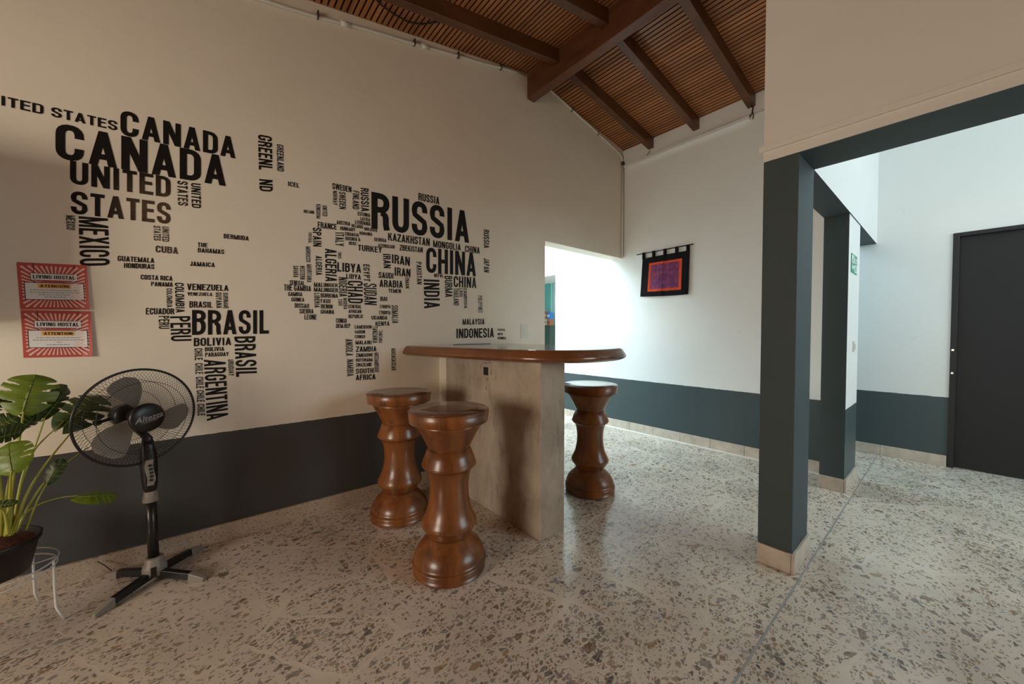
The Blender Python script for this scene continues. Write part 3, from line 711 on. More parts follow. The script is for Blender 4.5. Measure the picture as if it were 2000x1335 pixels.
# ---- vinyl world map made of country names
WORDS = [
    ('CANADA', (-0.3034, 2.1939), (0.1595, 2.2156), (-0.3015, 2.3199), (0.161, 2.3351)),
    ('CANADA', (-0.5151, 2.0141), (0.1129, 2.0445), (-0.5123, 2.181), (0.115, 2.2135)),
    ('UNITED', (-0.4726, 1.9083), (-0.1222, 1.9236), (-0.4708, 2.0168), (-0.1207, 2.0321)),
    ('STATES', (-0.4725, 1.7676), (-0.1242, 1.7823), (-0.4708, 1.8756), (-0.1226, 1.8951)),
    ('UNITED', (-0.0385, 2.0251), (-0.0371, 1.891), (0.0014, 2.0288), (0.0016, 1.8935)),
    ('STATES', (-0.0947, 2.0227), (-0.0935, 1.891), (-0.053, 2.0271), (-0.053, 1.8942)),
    ('MEXICO', (-0.4878, 1.7565), (-0.4875, 1.6904), (-0.4584, 1.7589), (-0.4605, 1.6895)),
    ('MEXICO', (-0.4482, 1.7596), (-0.4487, 1.5217), (-0.3531, 1.7676), (-0.3494, 1.5372)),
    ('STATES', (-0.1907, 1.7641), (-0.1901, 1.6867), (-0.1644, 1.765), (-0.1638, 1.6878)),
    ('UNITED', (-0.1573, 1.7664), (-0.1579, 1.6855), (-0.1317, 1.7671), (-0.1316, 1.6881)),
    ('CUBA', (-0.184, 1.625), (-0.0973, 1.628), (-0.1835, 1.6612), (-0.0968, 1.6634)),
    ('BERMUDA', (0.0995, 1.7454), (0.2167, 1.7499), (0.0998, 1.7717), (0.217, 1.7771)),
    ('THE', (-0.0151, 1.6788), (0.0273, 1.682), (-0.0148, 1.7043), (0.0276, 1.7059)),
    ('BAHAMAS', (-0.015, 1.649), (0.1005, 1.6548), (-0.0147, 1.6744), (0.1008, 1.6812)),
    ('JAMAICA', (-0.0489, 1.57), (0.0572, 1.5747), (-0.0485, 1.5952), (0.0575, 1.6007)),
    ('GUATEMALA', (-0.3225, 1.5617), (-0.191, 1.5682), (-0.3221, 1.5894), (-0.1906, 1.5941)),
    ('HONDURAS', (-0.301, 1.5297), (-0.1906, 1.5363), (-0.3006, 1.5558), (-0.1902, 1.5623)),
    ('COSTA RICA', (-0.2419, 1.4773), (-0.1214, 1.4813), (-0.2416, 1.5028), (-0.121, 1.5072)),
    ('PANAMA', (-0.204, 1.4467), (-0.1205, 1.4493), (-0.2037, 1.4695), (-0.1201, 1.474)),
    ('COLOMBIA', (-0.1455, 1.4393), (-0.1456, 1.3382), (-0.1243, 1.441), (-0.1234, 1.3405)),
    ('COLOMBIA', (-0.1124, 1.4729), (-0.11, 1.3119), (-0.0762, 1.4742), (-0.0746, 1.3132)),
    ('VENEZUELA', (-0.0626, 1.4365), (0.1168, 1.4449), (-0.0621, 1.473), (0.1172, 1.4781)),
    ('VENEZUELA', (-0.0615, 1.4064), (0.0439, 1.4108), (-0.0613, 1.4259), (0.0441, 1.4297)),
    ('GUYANA', (0.0589, 1.4327), (0.0608, 1.3433), (0.0852, 1.4346), (0.0866, 1.3444)),
    ('SURINAME', (0.0925, 1.4338), (0.0939, 1.3428), (0.114, 1.4354), (0.1165, 1.3438)),
    ('BRASIL', (-0.0544, 1.3406), (0.044, 1.3451), (-0.0539, 1.3772), (0.0445, 1.3783)),
    ('BRASIL', (-0.0454, 1.1906), (0.3112, 1.1987), (-0.0435, 1.329), (0.3128, 1.342)),
    ('ECUADOR', (-0.2255, 1.2974), (-0.1171, 1.3024), (-0.225, 1.3315), (-0.1166, 1.3346)),
    ('PERU', (-0.1779, 1.2911), (-0.1776, 1.223), (-0.1377, 1.2942), (-0.1373, 1.2246)),
    ('PERU', (-0.1332, 1.2907), (-0.1314, 1.1567), (-0.0526, 1.2951), (-0.0487, 1.1588)),
    ('BOLIVIA', (-0.039, 1.1281), (0.1256, 1.1321), (-0.0384, 1.1746), (0.1262, 1.1756)),
    ('BOLIVIA', (0.0082, 1.098), (0.0935, 1.0988), (0.0085, 1.1226), (0.0938, 1.1227)),
    ('PARAGUAY', (0.0088, 1.0675), (0.1131, 1.0688), (0.0091, 1.0921), (0.1134, 1.0922)),
    ('CHILE', (-0.037, 1.1167), (-0.0356, 1.051), (-0.0032, 1.1171), (-0.0032, 1.0508)),
    ('CHILE', (-0.0354, 1.0343), (-0.0339, 0.9733), (-0.0025, 1.0339), (-0.001, 0.9722)),
    ('CHILE', (-0.0332, 0.9577), (-0.0314, 0.8928), (-0.0007, 0.9565), (0.0007, 0.891)),
    ('CHILE', (-0.0306, 0.8831), (-0.0288, 0.8169), (0.0011, 0.8813), (0.003, 0.8143)),
    ('CHILE', (-0.0285, 0.806), (-0.0266, 0.7396), (0.0028, 0.8034), (0.0047, 0.7363)),
    ('ARGENTINA', (0.0029, 1.0523), (0.0118, 0.7048), (0.0986, 1.0463), (0.1078, 0.7142)),
    ('URUGUAY', (0.1095, 1.0489), (0.1133, 0.9531), (0.1359, 1.0459), (0.1368, 0.9533)),
    ('BRASIL', (0.1411, 1.1815), (0.1472, 0.9443), (0.2421, 1.1837), (0.2484, 0.9407)),
    ('GREENL   ND', (0.2696, 2.394), (0.2736, 2.0575), (0.3404, 2.4025), (0.3415, 2.0687)),
    ('GREENLAND', (0.3652, 2.3672), (0.3655, 2.204), (0.4005, 2.3707), (0.4015, 2.2061)),
    ('ICEL', (0.4224, 2.1254), (0.4845, 2.1289), (0.4227, 2.1543), (0.4848, 2.1584)),
    ('SWEDEN', (0.6807, 2.1716), (0.8039, 2.1775), (0.681, 2.2122), (0.8042, 2.217)),
    ('NORWAY', (0.6843, 2.1612), (0.684, 2.0682), (0.7114, 2.1651), (0.7127, 2.0689)),
    ('SWEDEN', (0.7232, 2.1652), (0.7249, 2.0488), (0.7656, 2.1687), (0.7668, 2.0521)),
    ('FINLAND', (0.8142, 2.1951), (0.8103, 2.0661), (0.8568, 2.1969), (0.8547, 2.0698)),
    ('RUSSIA', (0.8657, 2.2267), (0.8691, 2.0623), (0.9213, 2.2336), (0.9249, 2.0711)),
    ('RUSSIA', (0.9398, 1.9564), (1.7746, 1.9828), (0.9416, 2.2185), (1.775, 2.2512)),
    ('RUSSIA', (1.3047, 2.2393), (1.4871, 2.2468), (1.305, 2.2983), (1.4873, 2.3081)),
    ('ESTONIA', (0.8452, 2.029), (0.9306, 2.0333), (0.8454, 2.0555), (0.9308, 2.0585)),
    ('LATVIA', (0.8622, 1.997), (0.9316, 2.0022), (0.8624, 2.0225), (0.9317, 2.0263)),
    ('LITHUANIA', (0.8265, 1.9666), (0.9326, 1.9717), (0.8267, 1.9918), (0.9328, 2.0006)),
    ('AUSTRIA', (0.7062, 1.9414), (0.7937, 1.9463), (0.7065, 1.9681), (0.7939, 1.9725)),
    ('BELARUS', (0.8037, 1.9389), (0.881, 1.9413), (0.8039, 1.9611), (0.8812, 1.9669)),
    ('MOLDOVA', (0.8908, 1.933), (0.9807, 1.9357), (0.891, 1.9568), (0.9809, 1.9613)),
    ('FRANCE', (0.5897, 1.8944), (0.7064, 1.9027), (0.5901, 1.9358), (0.7068, 1.9415)),
    ('HUNGARY', (0.7291, 1.9056), (0.8272, 1.9127), (0.7293, 1.9314), (0.8274, 1.9362)),
    ('SPAIN', (0.5597, 1.8927), (0.561, 1.7695), (0.6099, 1.8964), (0.6113, 1.7744)),
    ('PORTUGAL', (0.5333, 1.8552), (0.5341, 1.7872), (0.5529, 1.857), (0.5538, 1.7887)),
    ('ITALY', (0.6977, 1.8841), (0.6975, 1.7931), (0.7518, 1.8936), (0.7527, 1.7986)),
    ('CROACIA', (0.7588, 1.8735), (0.8515, 1.8804), (0.759, 1.8989), (0.8517, 1.9035)),
    ('ROMANIA', (0.8563, 1.8972), (0.9447, 1.9016), (0.8564, 1.9191), (0.9448, 1.9257)),
    ('BOSNIA &', (0.7623, 1.8423), (0.8611, 1.8507), (0.7626, 1.8678), (0.8613, 1.8744)),
    ('HERZ', (0.7843, 1.8139), (0.835, 1.8182), (0.7844, 1.8372), (0.8352, 1.8406)),
    ('GEORGIA', (0.9589, 1.8682), (1.0475, 1.8726), (0.9591, 1.8937), (1.0476, 1.8992)),
    ('IRELAND', (0.5088, 1.9762), (0.57, 1.9813), (0.509, 1.9967), (0.5702, 2.0016)),
    ('KINGDOM', (0.5811, 2.0468), (0.5822, 1.9558), (0.6083, 2.0529), (0.6064, 1.9578)),
    ('UNITED', (0.619, 2.0481), (0.6198, 1.9778), (0.6473, 2.0527), (0.6476, 1.9801)),
    ('AZERBAIJAN', (0.9878, 1.829), (1.1101, 1.8357), (0.9879, 1.8545), (1.1102, 1.862)),
    ('TURKEY', (0.8451, 1.7829), (1.0143, 1.7902), (0.8455, 1.8258), (1.0146, 1.833)),
    ('KAZAKHSTAN', (1.0616, 1.8902), (1.4002, 1.8984), (1.0619, 1.9463), (1.4005, 1.9599)),
    ('MONGOLIA', (1.4306, 1.8962), (1.6902, 1.9042), (1.4308, 1.9522), (1.6903, 1.9592)),
    ('CHINA', (1.7332, 1.8999), (1.8867, 1.9056), (1.7333, 1.9554), (1.8867, 1.9628)),
    ('ZBEKISTAN', (1.15, 1.8289), (1.3393, 1.8371), (1.1503, 1.8724), (1.3395, 1.8805)),
    ('CHINA', (1.3683, 1.6849), (1.8446, 1.7036), (1.3691, 1.8869), (1.8448, 1.9051)),
    ('RUSSIA', (1.9266, 2.1262), (1.9306, 1.9639), (1.9875, 2.1317), (1.9902, 1.9695)),
    ('JAPAN', (1.9292, 1.8756), (1.9291, 1.7513), (1.9916, 1.8739), (1.9902, 1.7491)),
    ('IRAN', (1.0215, 1.787), (1.0272, 1.6808), (1.0795, 1.7905), (1.0808, 1.6861)),
    ('IRAN', (1.0885, 1.7262), (1.231, 1.7202), (1.0889, 1.7918), (1.2314, 1.788)),
    ('IRAN', (1.1087, 1.6352), (1.2356, 1.6358), (1.1091, 1.6985), (1.2359, 1.6972)),
    ('SAUDI', (0.9887, 1.6051), (1.101, 1.6106), (0.989, 1.6497), (1.1013, 1.6527)),
    ('ARABIA', (0.9945, 1.5404), (1.1727, 1.5476), (0.9949, 1.5941), (1.173, 1.6016)),
    ('YEMEN', (1.061, 1.505), (1.1579, 1.5073), (1.0612, 1.5341), (1.1581, 1.5371)),
    ('OMAN', (1.1928, 1.6297), (1.1953, 1.5475), (1.2256, 1.6301), (1.2252, 1.5471)),
    ('PAKISTAN', (1.285, 1.7599), (1.2893, 1.5866), (1.3285, 1.7625), (1.3309, 1.5873)),
    ('NEPAL', (1.4385, 1.6559), (1.5212, 1.662), (1.4386, 1.6855), (1.5213, 1.6922)),
    ('INDIA', (1.3458, 1.6322), (1.3512, 1.3997), (1.485, 1.6405), (1.4899, 1.4079)),
    ('BURMA', (1.5327, 1.6753), (1.539, 1.5022), (1.6058, 1.6806), (1.6089, 1.5036)),
    ('CHINA', (1.6198, 1.5917), (1.8497, 1.5998), (1.62, 1.6841), (1.8498, 1.6944)),
    ('THAILAND', (1.6174, 1.5812), (1.6194, 1.4375), (1.6689, 1.5854), (1.671, 1.438)),
    ('LAOS', (1.675, 1.5838), (1.6773, 1.5132), (1.7117, 1.5867), (1.7115, 1.5134)),
    ('CAMBODIA', (1.7166, 1.5892), (1.7237, 1.4185), (1.7514, 1.5919), (1.7549, 1.4199)),
    ('PHILIPPINES', (1.8667, 1.5364), (1.8705, 1.3872), (1.913, 1.5373), (1.9169, 1.3868)),
    ('MALAYSIA', (1.7074, 1.2761), (1.937, 1.2832), (1.7075, 1.3265), (1.9371, 1.3349)),
    ('INDONESIA', (1.6439, 1.1609), (2.0432, 1.1672), (1.644, 1.2419), (2.0431, 1.2536)),
    ('PAPUA', (2.0857, 1.2258), (2.1729, 1.2263), (2.0857, 1.2462), (2.1729, 1.247)),
    ('NEW', (2.0857, 1.1862), (2.1465, 1.1861), (2.0857, 1.2088), (2.1464, 1.209)),
    ('GUINEA', (2.0857, 1.1477), (2.1848, 1.1468), (2.0857, 1.1726), (2.1848, 1.1722)),
    ('MOROCCO', (0.5178, 1.763), (0.5192, 1.6626), (0.5447, 1.7643), (0.5452, 1.6631)),
    ('MAURITANIA', (0.5225, 1.6494), (0.5228, 1.5322), (0.551, 1.6501), (0.5508, 1.5336)),
    ('ALGERIA', (0.5754, 1.711), (0.5752, 1.584), (0.6133, 1.7123), (0.6132, 1.5862)),
    ('ALGERIA', (0.6328, 1.7664), (0.6334, 1.5489), (0.7037, 1.7713), (0.7039, 1.5485)),
    ('WESTERN', (0.4829, 1.6365), (0.4834, 1.5475), (0.5117, 1.6361), (0.5118, 1.5475)),
    ('SAHARA', (0.446, 1.631), (0.4457, 1.5573), (0.4747, 1.6318), (0.4749, 1.5586)),
    ('TUNISIA', (0.7132, 1.7555), (0.7139, 1.711), (0.7349, 1.7574), (0.7356, 1.711)),
    ('LIBYA', (0.7078, 1.6222), (0.8652, 1.6286), (0.7083, 1.6846), (0.8657, 1.6893)),
    ('LIBYA', (0.7646, 1.5801), (0.8637, 1.5808), (0.7649, 1.6139), (0.864, 1.6165)),
    ('EGYPT', (0.8794, 1.6925), (0.8834, 1.5729), (0.9241, 1.6944), (0.9275, 1.5734)),
    ('NIGERIA', (0.7155, 1.5859), (0.7182, 1.4524), (0.7704, 1.5866), (0.7713, 1.4538)),
    ('CHAD', (0.7735, 1.5662), (0.7762, 1.4114), (0.8765, 1.5723), (0.8753, 1.4132)),
    ('SUDAN', (0.8819, 1.5587), (0.887, 1.4068), (0.9739, 1.561), (0.9743, 1.4062)),
    ('SENEGAL', (0.4256, 1.5075), (0.5084, 1.5114), (0.4259, 1.5371), (0.5087, 1.5384)),
    ('THE GAMBIA', (0.3943, 1.4687), (0.5456, 1.4749), (0.3947, 1.508), (0.546, 1.5113)),
    ('GAMBIA', (0.4167, 1.4358), (0.4946, 1.4391), (0.417, 1.4622), (0.4949, 1.4654)),
    ('GUINEA', (0.4333, 1.4022), (0.5057, 1.4051), (0.4336, 1.4288), (0.5059, 1.4308)),
    ('BISSAU', (0.4523, 1.364), (0.5329, 1.3645), (0.4526, 1.3938), (0.5332, 1.3937)),
    ('SIERRA', (0.4782, 1.3281), (0.5589, 1.331), (0.4785, 1.3588), (0.5592, 1.3604)),
    ('LEONE', (0.5062, 1.2904), (0.5775, 1.2909), (0.5066, 1.324), (0.5778, 1.3251)),
    ('MALINIGER', (0.5635, 1.5056), (0.7085, 1.5162), (0.5638, 1.5357), (0.7087, 1.5399)),
    ('MALINIGER', (0.5632, 1.4749), (0.7101, 1.479), (0.5635, 1.503), (0.7104, 1.5082)),
    ('BURKINA', (0.6034, 1.4383), (0.7098, 1.4417), (0.6036, 1.468), (0.71, 1.4702)),
    ('FASO', (0.603, 1.402), (0.6623, 1.4032), (0.6033, 1.4297), (0.6626, 1.432)),
    ('BENIN', (0.6039, 1.3657), (0.6757, 1.3676), (0.6042, 1.3954), (0.676, 1.3958)),
    ('GHANA', (0.6018, 1.3312), (0.6848, 1.3322), (0.602, 1.359), (0.6851, 1.3605)),
    ('LIBERIA', (0.5649, 1.4653), (0.5652, 1.3705), (0.597, 1.4676), (0.5961, 1.3706)),
    ('TOGO', (0.711, 1.4364), (0.7138, 1.391), (0.7367, 1.4379), (0.7395, 1.3909)),
    ('NIGERIA', (0.7438, 1.4439), (0.7458, 1.3672), (0.7692, 1.4455), (0.7706, 1.3676)),
    ('CENTRAL', (0.7772, 1.3755), (0.8647, 1.3774), (0.7774, 1.4011), (0.8649, 1.4042)),
    ('AFRICAN', (0.7782, 1.3424), (0.8644, 1.3442), (0.7784, 1.3666), (0.8646, 1.3689)),
    ('REPUBLIC', (0.778, 1.3064), (0.8759, 1.3092), (0.7782, 1.332), (0.8761, 1.3354)),
    ('IRAQ', (1.0, 1.4381), (1.052, 1.4411), (1.0002, 1.4709), (1.0522, 1.4728)),
    ('ETHIOPIA', (0.9975, 1.3855), (1.0759, 1.3883), (0.9976, 1.411), (1.076, 1.4128)),
    ('ETHIOPIA', (0.9921, 1.3408), (1.0764, 1.3423), (0.9922, 1.3671), (1.0765, 1.3698)),
    ('SOMALIA', (1.0844, 1.4132), (1.0874, 1.2778), (1.1346, 1.4135), (1.1377, 1.2765)),
    ('UGANDA', (0.9355, 1.3), (1.0511, 1.303), (0.9357, 1.3288), (1.0513, 1.3325)),
    ('KENYA', (0.9639, 1.2551), (1.0675, 1.2589), (0.9641, 1.2877), (1.0677, 1.2915)),
    ('CONGO', (0.6969, 1.2729), (0.7652, 1.2729), (0.6972, 1.3041), (0.7655, 1.304)),
    ('DEM.REP', (0.6966, 1.2377), (0.7893, 1.2387), (0.6969, 1.2668), (0.7896, 1.2686)),
    ('CAMEROON', (0.8173, 1.2341), (0.935, 1.2353), (0.8175, 1.2586), (0.9352, 1.2605)),
    ('GABON', (0.8191, 1.2005), (0.889, 1.2006), (0.8193, 1.2236), (0.8892, 1.2241)),
    ('CONGO', (0.8188, 1.1669), (0.8894, 1.1664), (0.819, 1.19), (0.8896, 1.1899)),
    ('TANZANIA', (0.9423, 1.2534), (0.9422, 1.1321), (0.9791, 1.2539), (0.9782, 1.1301)),
    ('TANZANIA', (0.9876, 1.2227), (0.987, 1.1314), (1.0148, 1.2228), (1.0142, 1.131)),
    ('MALAWI', (0.8239, 1.1233), (0.9349, 1.1214), (0.8241, 1.1514), (0.9351, 1.1502)),
    ('ZAMBIA', (0.8262, 1.0706), (0.9698, 1.0699), (0.8265, 1.1093), (0.9701, 1.1077)),
    ('ZIMBABWE', (0.8259, 1.034), (0.9443, 1.033), (0.8261, 1.0601), (0.9445, 1.0583)),
    ('BOTSWANA', (0.8256, 1.0003), (0.9427, 0.9983), (0.8258, 1.0249), (0.9428, 1.0222)),
    ('SWAZILAND', (0.8254, 0.9651), (0.9331, 0.9641), (0.8256, 0.9918), (0.9333, 0.9901)),
    ('SOUTH', (0.8236, 0.9159), (0.9471, 0.9147), (0.8239, 0.9525), (0.9474, 0.9509)),
    ('AFRICA', (0.8233, 0.8701), (0.9612, 0.8664), (0.8236, 0.9089), (0.9615, 0.9064)),
    ('ANGOLA', (0.7558, 1.1625), (0.7581, 1.0464), (0.804, 1.1607), (0.8064, 1.0432)),
    ('NAMIBIA', (0.7645, 1.0205), (0.7648, 0.9026), (0.8076, 1.0187), (0.8087, 0.9029)),
    ('MOZAMBIQUE', (0.9539, 1.0616), (0.9551, 0.9178), (0.9865, 1.0606), (0.9856, 0.9172)),
    ('MADAGASCAR', (1.0802, 1.089), (1.0807, 0.9244), (1.1148, 1.0881), (1.1154, 0.9238)),
    ('UNITED STATES', (-0.7435, 2.1957), (-0.3138, 2.2093), (-0.7427, 2.2374), (-0.3131, 2.2565)),
]
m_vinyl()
t = thing('world_map_decal', (0.7, YL, 1.6), 'world map made of black country names stuck across the cream wall', 'wall decal')
def word_mesh(m, text, lb, rb, lt, rt, y):
    W_ = math.dist(lb, rb); H_ = (math.dist(lb, lt) + math.dist(rb, rt)) / 2
    for k, q in enumerate(letter_quads(text, W_, H_)):
        P = []; yk = y - 0.00005 * (k % 9)
        for u, v in q:
            x = (1 - u) * ((1 - v) * lb[0] + v * lt[0]) + u * ((1 - v) * rb[0] + v * rt[0])
            z = (1 - u) * ((1 - v) * lb[1] + v * lt[1]) + u * ((1 - v) * rb[1] + v * rt[1])
            P.append((x, yk, z))
        m.quad_face(P)
def split_words():
    out = []
    for text, lb, rb, lt, rt in WORDS:
        if ' ' not in text: out.append((text, lb, rb, lt, rt)); continue
        lay, tot = layout(text); k = 0
        while k < len(text):
            if text[k] == ' ': k += 1; continue
            e = k
            while e + 1 < len(text) and text[e + 1] != ' ': e += 1
            a, b = lay[k][1] / tot, (lay[e][1] + lay[e][2]) / tot
            f = lambda p, q, t_: (p[0] + (q[0] - p[0]) * t_, p[1] + (q[1] - p[1]) * t_)
            out.append((text[k:e + 1], f(lb, rb, a), f(lb, rb, b), f(lt, rt, a), f(lt, rt, b))); k = e + 1
    return out
def wsize(w): return math.dist(w[1], w[2]) * math.dist(w[1], w[3])
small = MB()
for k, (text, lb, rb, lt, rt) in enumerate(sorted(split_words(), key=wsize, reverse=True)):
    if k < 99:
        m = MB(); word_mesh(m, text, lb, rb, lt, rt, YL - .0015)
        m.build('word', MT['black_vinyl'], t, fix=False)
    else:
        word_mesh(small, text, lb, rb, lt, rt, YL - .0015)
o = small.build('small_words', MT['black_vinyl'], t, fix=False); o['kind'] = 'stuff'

# ---- two red notices
def poster(c, heading, label, lines, tone):
    """c = TL, TR, BR, BL on the wall"""
    TL, TR, BR, BL = c
    t = thing('notice', (TL[0], YL, BL[1]), label, 'notice', 'red printed notices')
    def P(u, v, d):
        curl = 0.010 * max(0, u - .82) / .18 * (1 - v * .5)
        x = (1 - u) * ((1 - v) * BL[0] + v * TL[0]) + u * ((1 - v) * BR[0] + v * TR[0])
        z = (1 - u) * ((1 - v) * BL[1] + v * TL[1]) + u * ((1 - v) * BR[1] + v * TR[1])
        return (x, YL - .002 - d - curl, z)
    def part(nm, polys, d, mt):
        m = MB()
        for q in polys: m.quad_face([P(u, v, d) for u, v in q])
        return m.build(nm, mt, t, fix=False)
    def grid(u0, v0, u1, v1, n=12): return [R4(u0 + (u1 - u0) * k / n, v0, u0 + (u1 - u0) * (k + 1) / n, v1) for k in range(n)]
    part('sheet', grid(0, 0, 1, 1), 0.0, MT['red_paper'])
    rays = []; cx, cy = .5, .47; n = 44
    for k in range(n):
        a = 2 * pi * (k + .5) / n; da = pi / n * .42
        def lim(a):
            c_, s_ = cos(a), sin(a)
            return min((.46 / abs(c_)) if abs(c_) > 1e-6 else 9, ((.475 if s_ > 0 else .425) / abs(s_)) if abs(s_) > 1e-6 else 9)
        r1 = lim(a) * .985; r0 = .22
        def q(r, aa): return (cx + r * cos(aa), cy + r * sin(aa))
        rays.append([q(r0, a - da * .5), q(r1, a - da), q(r1, a + da), q(r0, a + da * .5)])
    part('ray_print', rays, 0.0006, MT['ray_paper'])
    part('hanging_string', [R4(.215, .775, .223, 1.0), R4(.795, .775, .803, 1.0), R4(.215, .56, .223, .65), R4(.795, .56, .803, .65)], 0.0009, MT['ink'])
    part('name_board', grid(.165, .625, .845, .785), 0.0012, MT['ink']); part('name_board_face', grid(.175, .635, .835, .775), 0.0018, MT['white_paper'])
    part('text_board', grid(.075, .205, .935, .585), 0.0012, MT['ink']); part('text_board_face', grid(.088, .218, .922, .572), 0.0018, MT['white_paper'])
    part('heading_strip', grid(.265, .465, .735, .560), 0.0024, MT['yellow_paper'])
    def txt(nm, s, u0, v0, u1, v1, d):
        acc = s.replace('Ó', 'O')
        polys = [[(u0 + (u1 - u0) * a, v0 + (v1 - v0) * b) for a, b in q] for q in letter_quads(acc, u1 - u0, v1 - v0)]
        if 'Ó' in s:
            lay, tot = layout(acc); k = s.index('Ó'); uo = u0 + (u1 - u0) * (lay[k][1] + .4) / tot
            polys.append([(uo, v1 + .008), (uo + .012, v1 + .008), (uo + .028, v1 + .022), (uo + .012, v1 + .022)])
        part(nm, polys, d, MT['ink'])
    txt('name_lettering', 'LIVING HOSTAL', .205, .665, .805, .745, .0026)
    txt('heading_lettering', heading, .295, .480, .705, .540, .0032)
    rnd = random.Random(len(heading)); polys = []
    for u0, u1, v in lines:
        u = u0
        while u < u1:
            w = rnd.uniform(.02, .055); w = min(w, u1 - u); polys.append(R4(u, v, u + w, v + .014)); u += w + .012
    part('small_print', polys, .0026, MT['grey_ink'])
poster(((-.635, 1.518), (-.424, 1.528), (-.419, 1.314), (-.628, 1.307)), 'ATENCIÓN', 'upper of two red sunburst notices on the wall above the fan, headed in Spanish',
       [(.15, .85, .415), (.15, .86, .365), (.26, .71, .315), (.35, .65, .265)], 0)
poster(((-.627, 1.3045), (-.415, 1.306), (-.412, 1.086), (-.623, 1.088)), 'ATTENTION', 'lower of two red sunburst notices on the wall above the fan, headed in English',
       [(.19, .82, .415), (.14, .87, .365), (.47, .53, .315), (.33, .67, .265)], 1)

# ---------------------------------------------------------------- counter
t = thing('bar_counter', (1.58, 2.1, 0), 'bar counter with bowed wooden top on a plastered panel projecting from the text wall', 'counter')
m = MB(); m.box(1.48, 1.512, 0, 1.685, 2.585, 1.034)
pn = m.build('plaster_panel', MT['plaster'], t, bevel=0.004)
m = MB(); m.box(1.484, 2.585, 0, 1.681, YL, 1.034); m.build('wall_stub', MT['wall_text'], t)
m = MB(); m.box(1.4785, 2.018, 0.918, 1.482, 2.072, 0.972); m.build('socket_hole', MT['black_plastic'], t)
m = MB()
rnd = random.Random(3)
for (y, z, ly, lz) in ((2.05, 1.0, .05, .004), (2.10, .975, .004, .03), (1.985, .94, .004, .035), (2.03, .89, .03, .004), (2.04, .83, .004, .03), (2.00, 1.004, .03, .004)):
    m.box(1.4788, y - ly / 2, z - lz / 2, 1.481, y + ly / 2, z + lz / 2)
m.build('chisel_mark', mat('dark_chisel_mark', (0.13, 0.10, 0.08), 0.9), t)
OUT = [(1.17, YL), (1.215, 2.45), (1.265, 2.20), (1.305, 1.95), (1.345, 1.72), (1.41, 1.53), (1.52, 1.385), (1.66, 1.315), (1.83, 1.295), (2.02, 1.325), (2.16, 1.385), (2.235, 1.47), (2.27, 1.62), (2.29, 1.95), (2.30, YL)]
def smooth_poly(P, it=2):
    for _ in range(it):
        Q = [P[0]]
        for a, b in zip(P, P[1:]):
            Q.append((a[0] * .75 + b[0] * .25, a[1] * .75 + b[1] * .25)); Q.append((a[0] * .25 + b[0] * .75, a[1] * .25 + b[1] * .75))
        Q.append(P[-1]); P = Q
    return P
OUT = smooth_poly(OUT)
def inset(P, d):
    n = len(P); R = []
    for k in range(n):
        a = Vector(P[max(k - 1, 0)]); b = Vector(P[min(k + 1, n - 1)]); tt = (b - a).normalized()
        nn = Vector((-tt.y, tt.x))   # the outline runs clockwise seen from below: this points inward
        p = Vector(P[k]) + nn * d
        if k in (0, n - 1): p.y = P[k][1]
        R.append((p.x, p.y))
    return R
rings = [(inset(OUT, .030), 1.034), (inset(OUT, .005), 1.046), (inset(OUT, 0.0), 1.057), (inset(OUT, .006), 1.069), (inset(OUT, .026), 1.100), (inset(OUT, .034), 1.105)]
m = MB()
n = len(OUT)
for P, z in rings: m.v += [(x, y, z) for x, y in P]
for k in range(len(rings) - 1):
    for i in range(n):
        j = (i + 1) % n
        m.f.append((k * n + i, k * n + j, (k + 1) * n + j, (k + 1) * n + i)); m.mi.append(0); m.sm.append(i != n - 1)
m.f.append(tuple(range(n - 1, -1, -1))); m.mi.append(0); m.sm.append(False)
m.f.append(tuple(range((len(rings) - 1) * n, len(rings) * n))); m.mi.append(0); m.sm.append(False)
ct = m.build('countertop', MT['counter_edge'], t, origin=(1.7, 2.0, 1.06))
m = MB(); P = inset(OUT, .040); m.prism([(x, y if y < YL - .001 else YL) for x, y in P], 'z', 1.1045, 1.1075)
m.build('top_surface', MT['counter_top'], ct, origin=(1.7, 2.0, 1.06)).location = (0, 0, 0)
m = MB(); m.box(1.62, YL - .012, 1.1076, 2.00, YL - .001, 1.1125); m.build('back_strip', MT['black_plastic'], t)  # thin black strip lying on the top along the wall

# ---------------------------------------------------------------- stools
PROF = [(0.174, 0.0), (0.184, 0.006), (0.188, 0.045), (0.186, 0.053), (0.181, 0.058), (0.179, 0.075), (0.170, 0.100), (0.153, 0.125), (0.132, 0.145), (0.114, 0.160), (0.104, 0.170), (0.099, 0.1725), (0.103, 0.175),
        (0.116, 0.195), (0.128, 0.212), (0.134, 0.222), (0.137, 0.2245), (0.1395, 0.228), (0.141, 0.240), (0.138, 0.252), (0.127, 0.272), (0.115, 0.300), (0.106, 0.335), (0.100, 0.375), (0.098, 0.415), (0.100, 0.450), (0.106, 0.485), (0.114, 0.508), (0.119, 0.516),
        (0.122, 0.5175), (0.135, 0.530), (0.1385, 0.536), (0.138, 0.543), (0.122, 0.585), (0.109, 0.618), (0.104, 0.6205), (0.107, 0.624), (0.116, 0.645), (0.140, 0.692), (0.163, 0.733), (0.175, 0.752),
        (0.190, 0.7545), (0.1985, 0.757), (0.2045, 0.810), (0.2035, 0.8145), (0.199, 0.817)]
def crease(prof):
    """repeat the ring at each sharp turning so the turned edges stay crisp"""
    out = []
    for k, p in enumerate(prof):
        out.append(p)
        if 0 < k < len(prof) - 1:
            a = Vector((p[0] - prof[k - 1][0], p[1] - prof[k - 1][1])); b = Vector((prof[k + 1][0] - p[0], prof[k + 1][1] - p[1]))
            if a.angle(b) > radians(32): out.append(p)
    return out
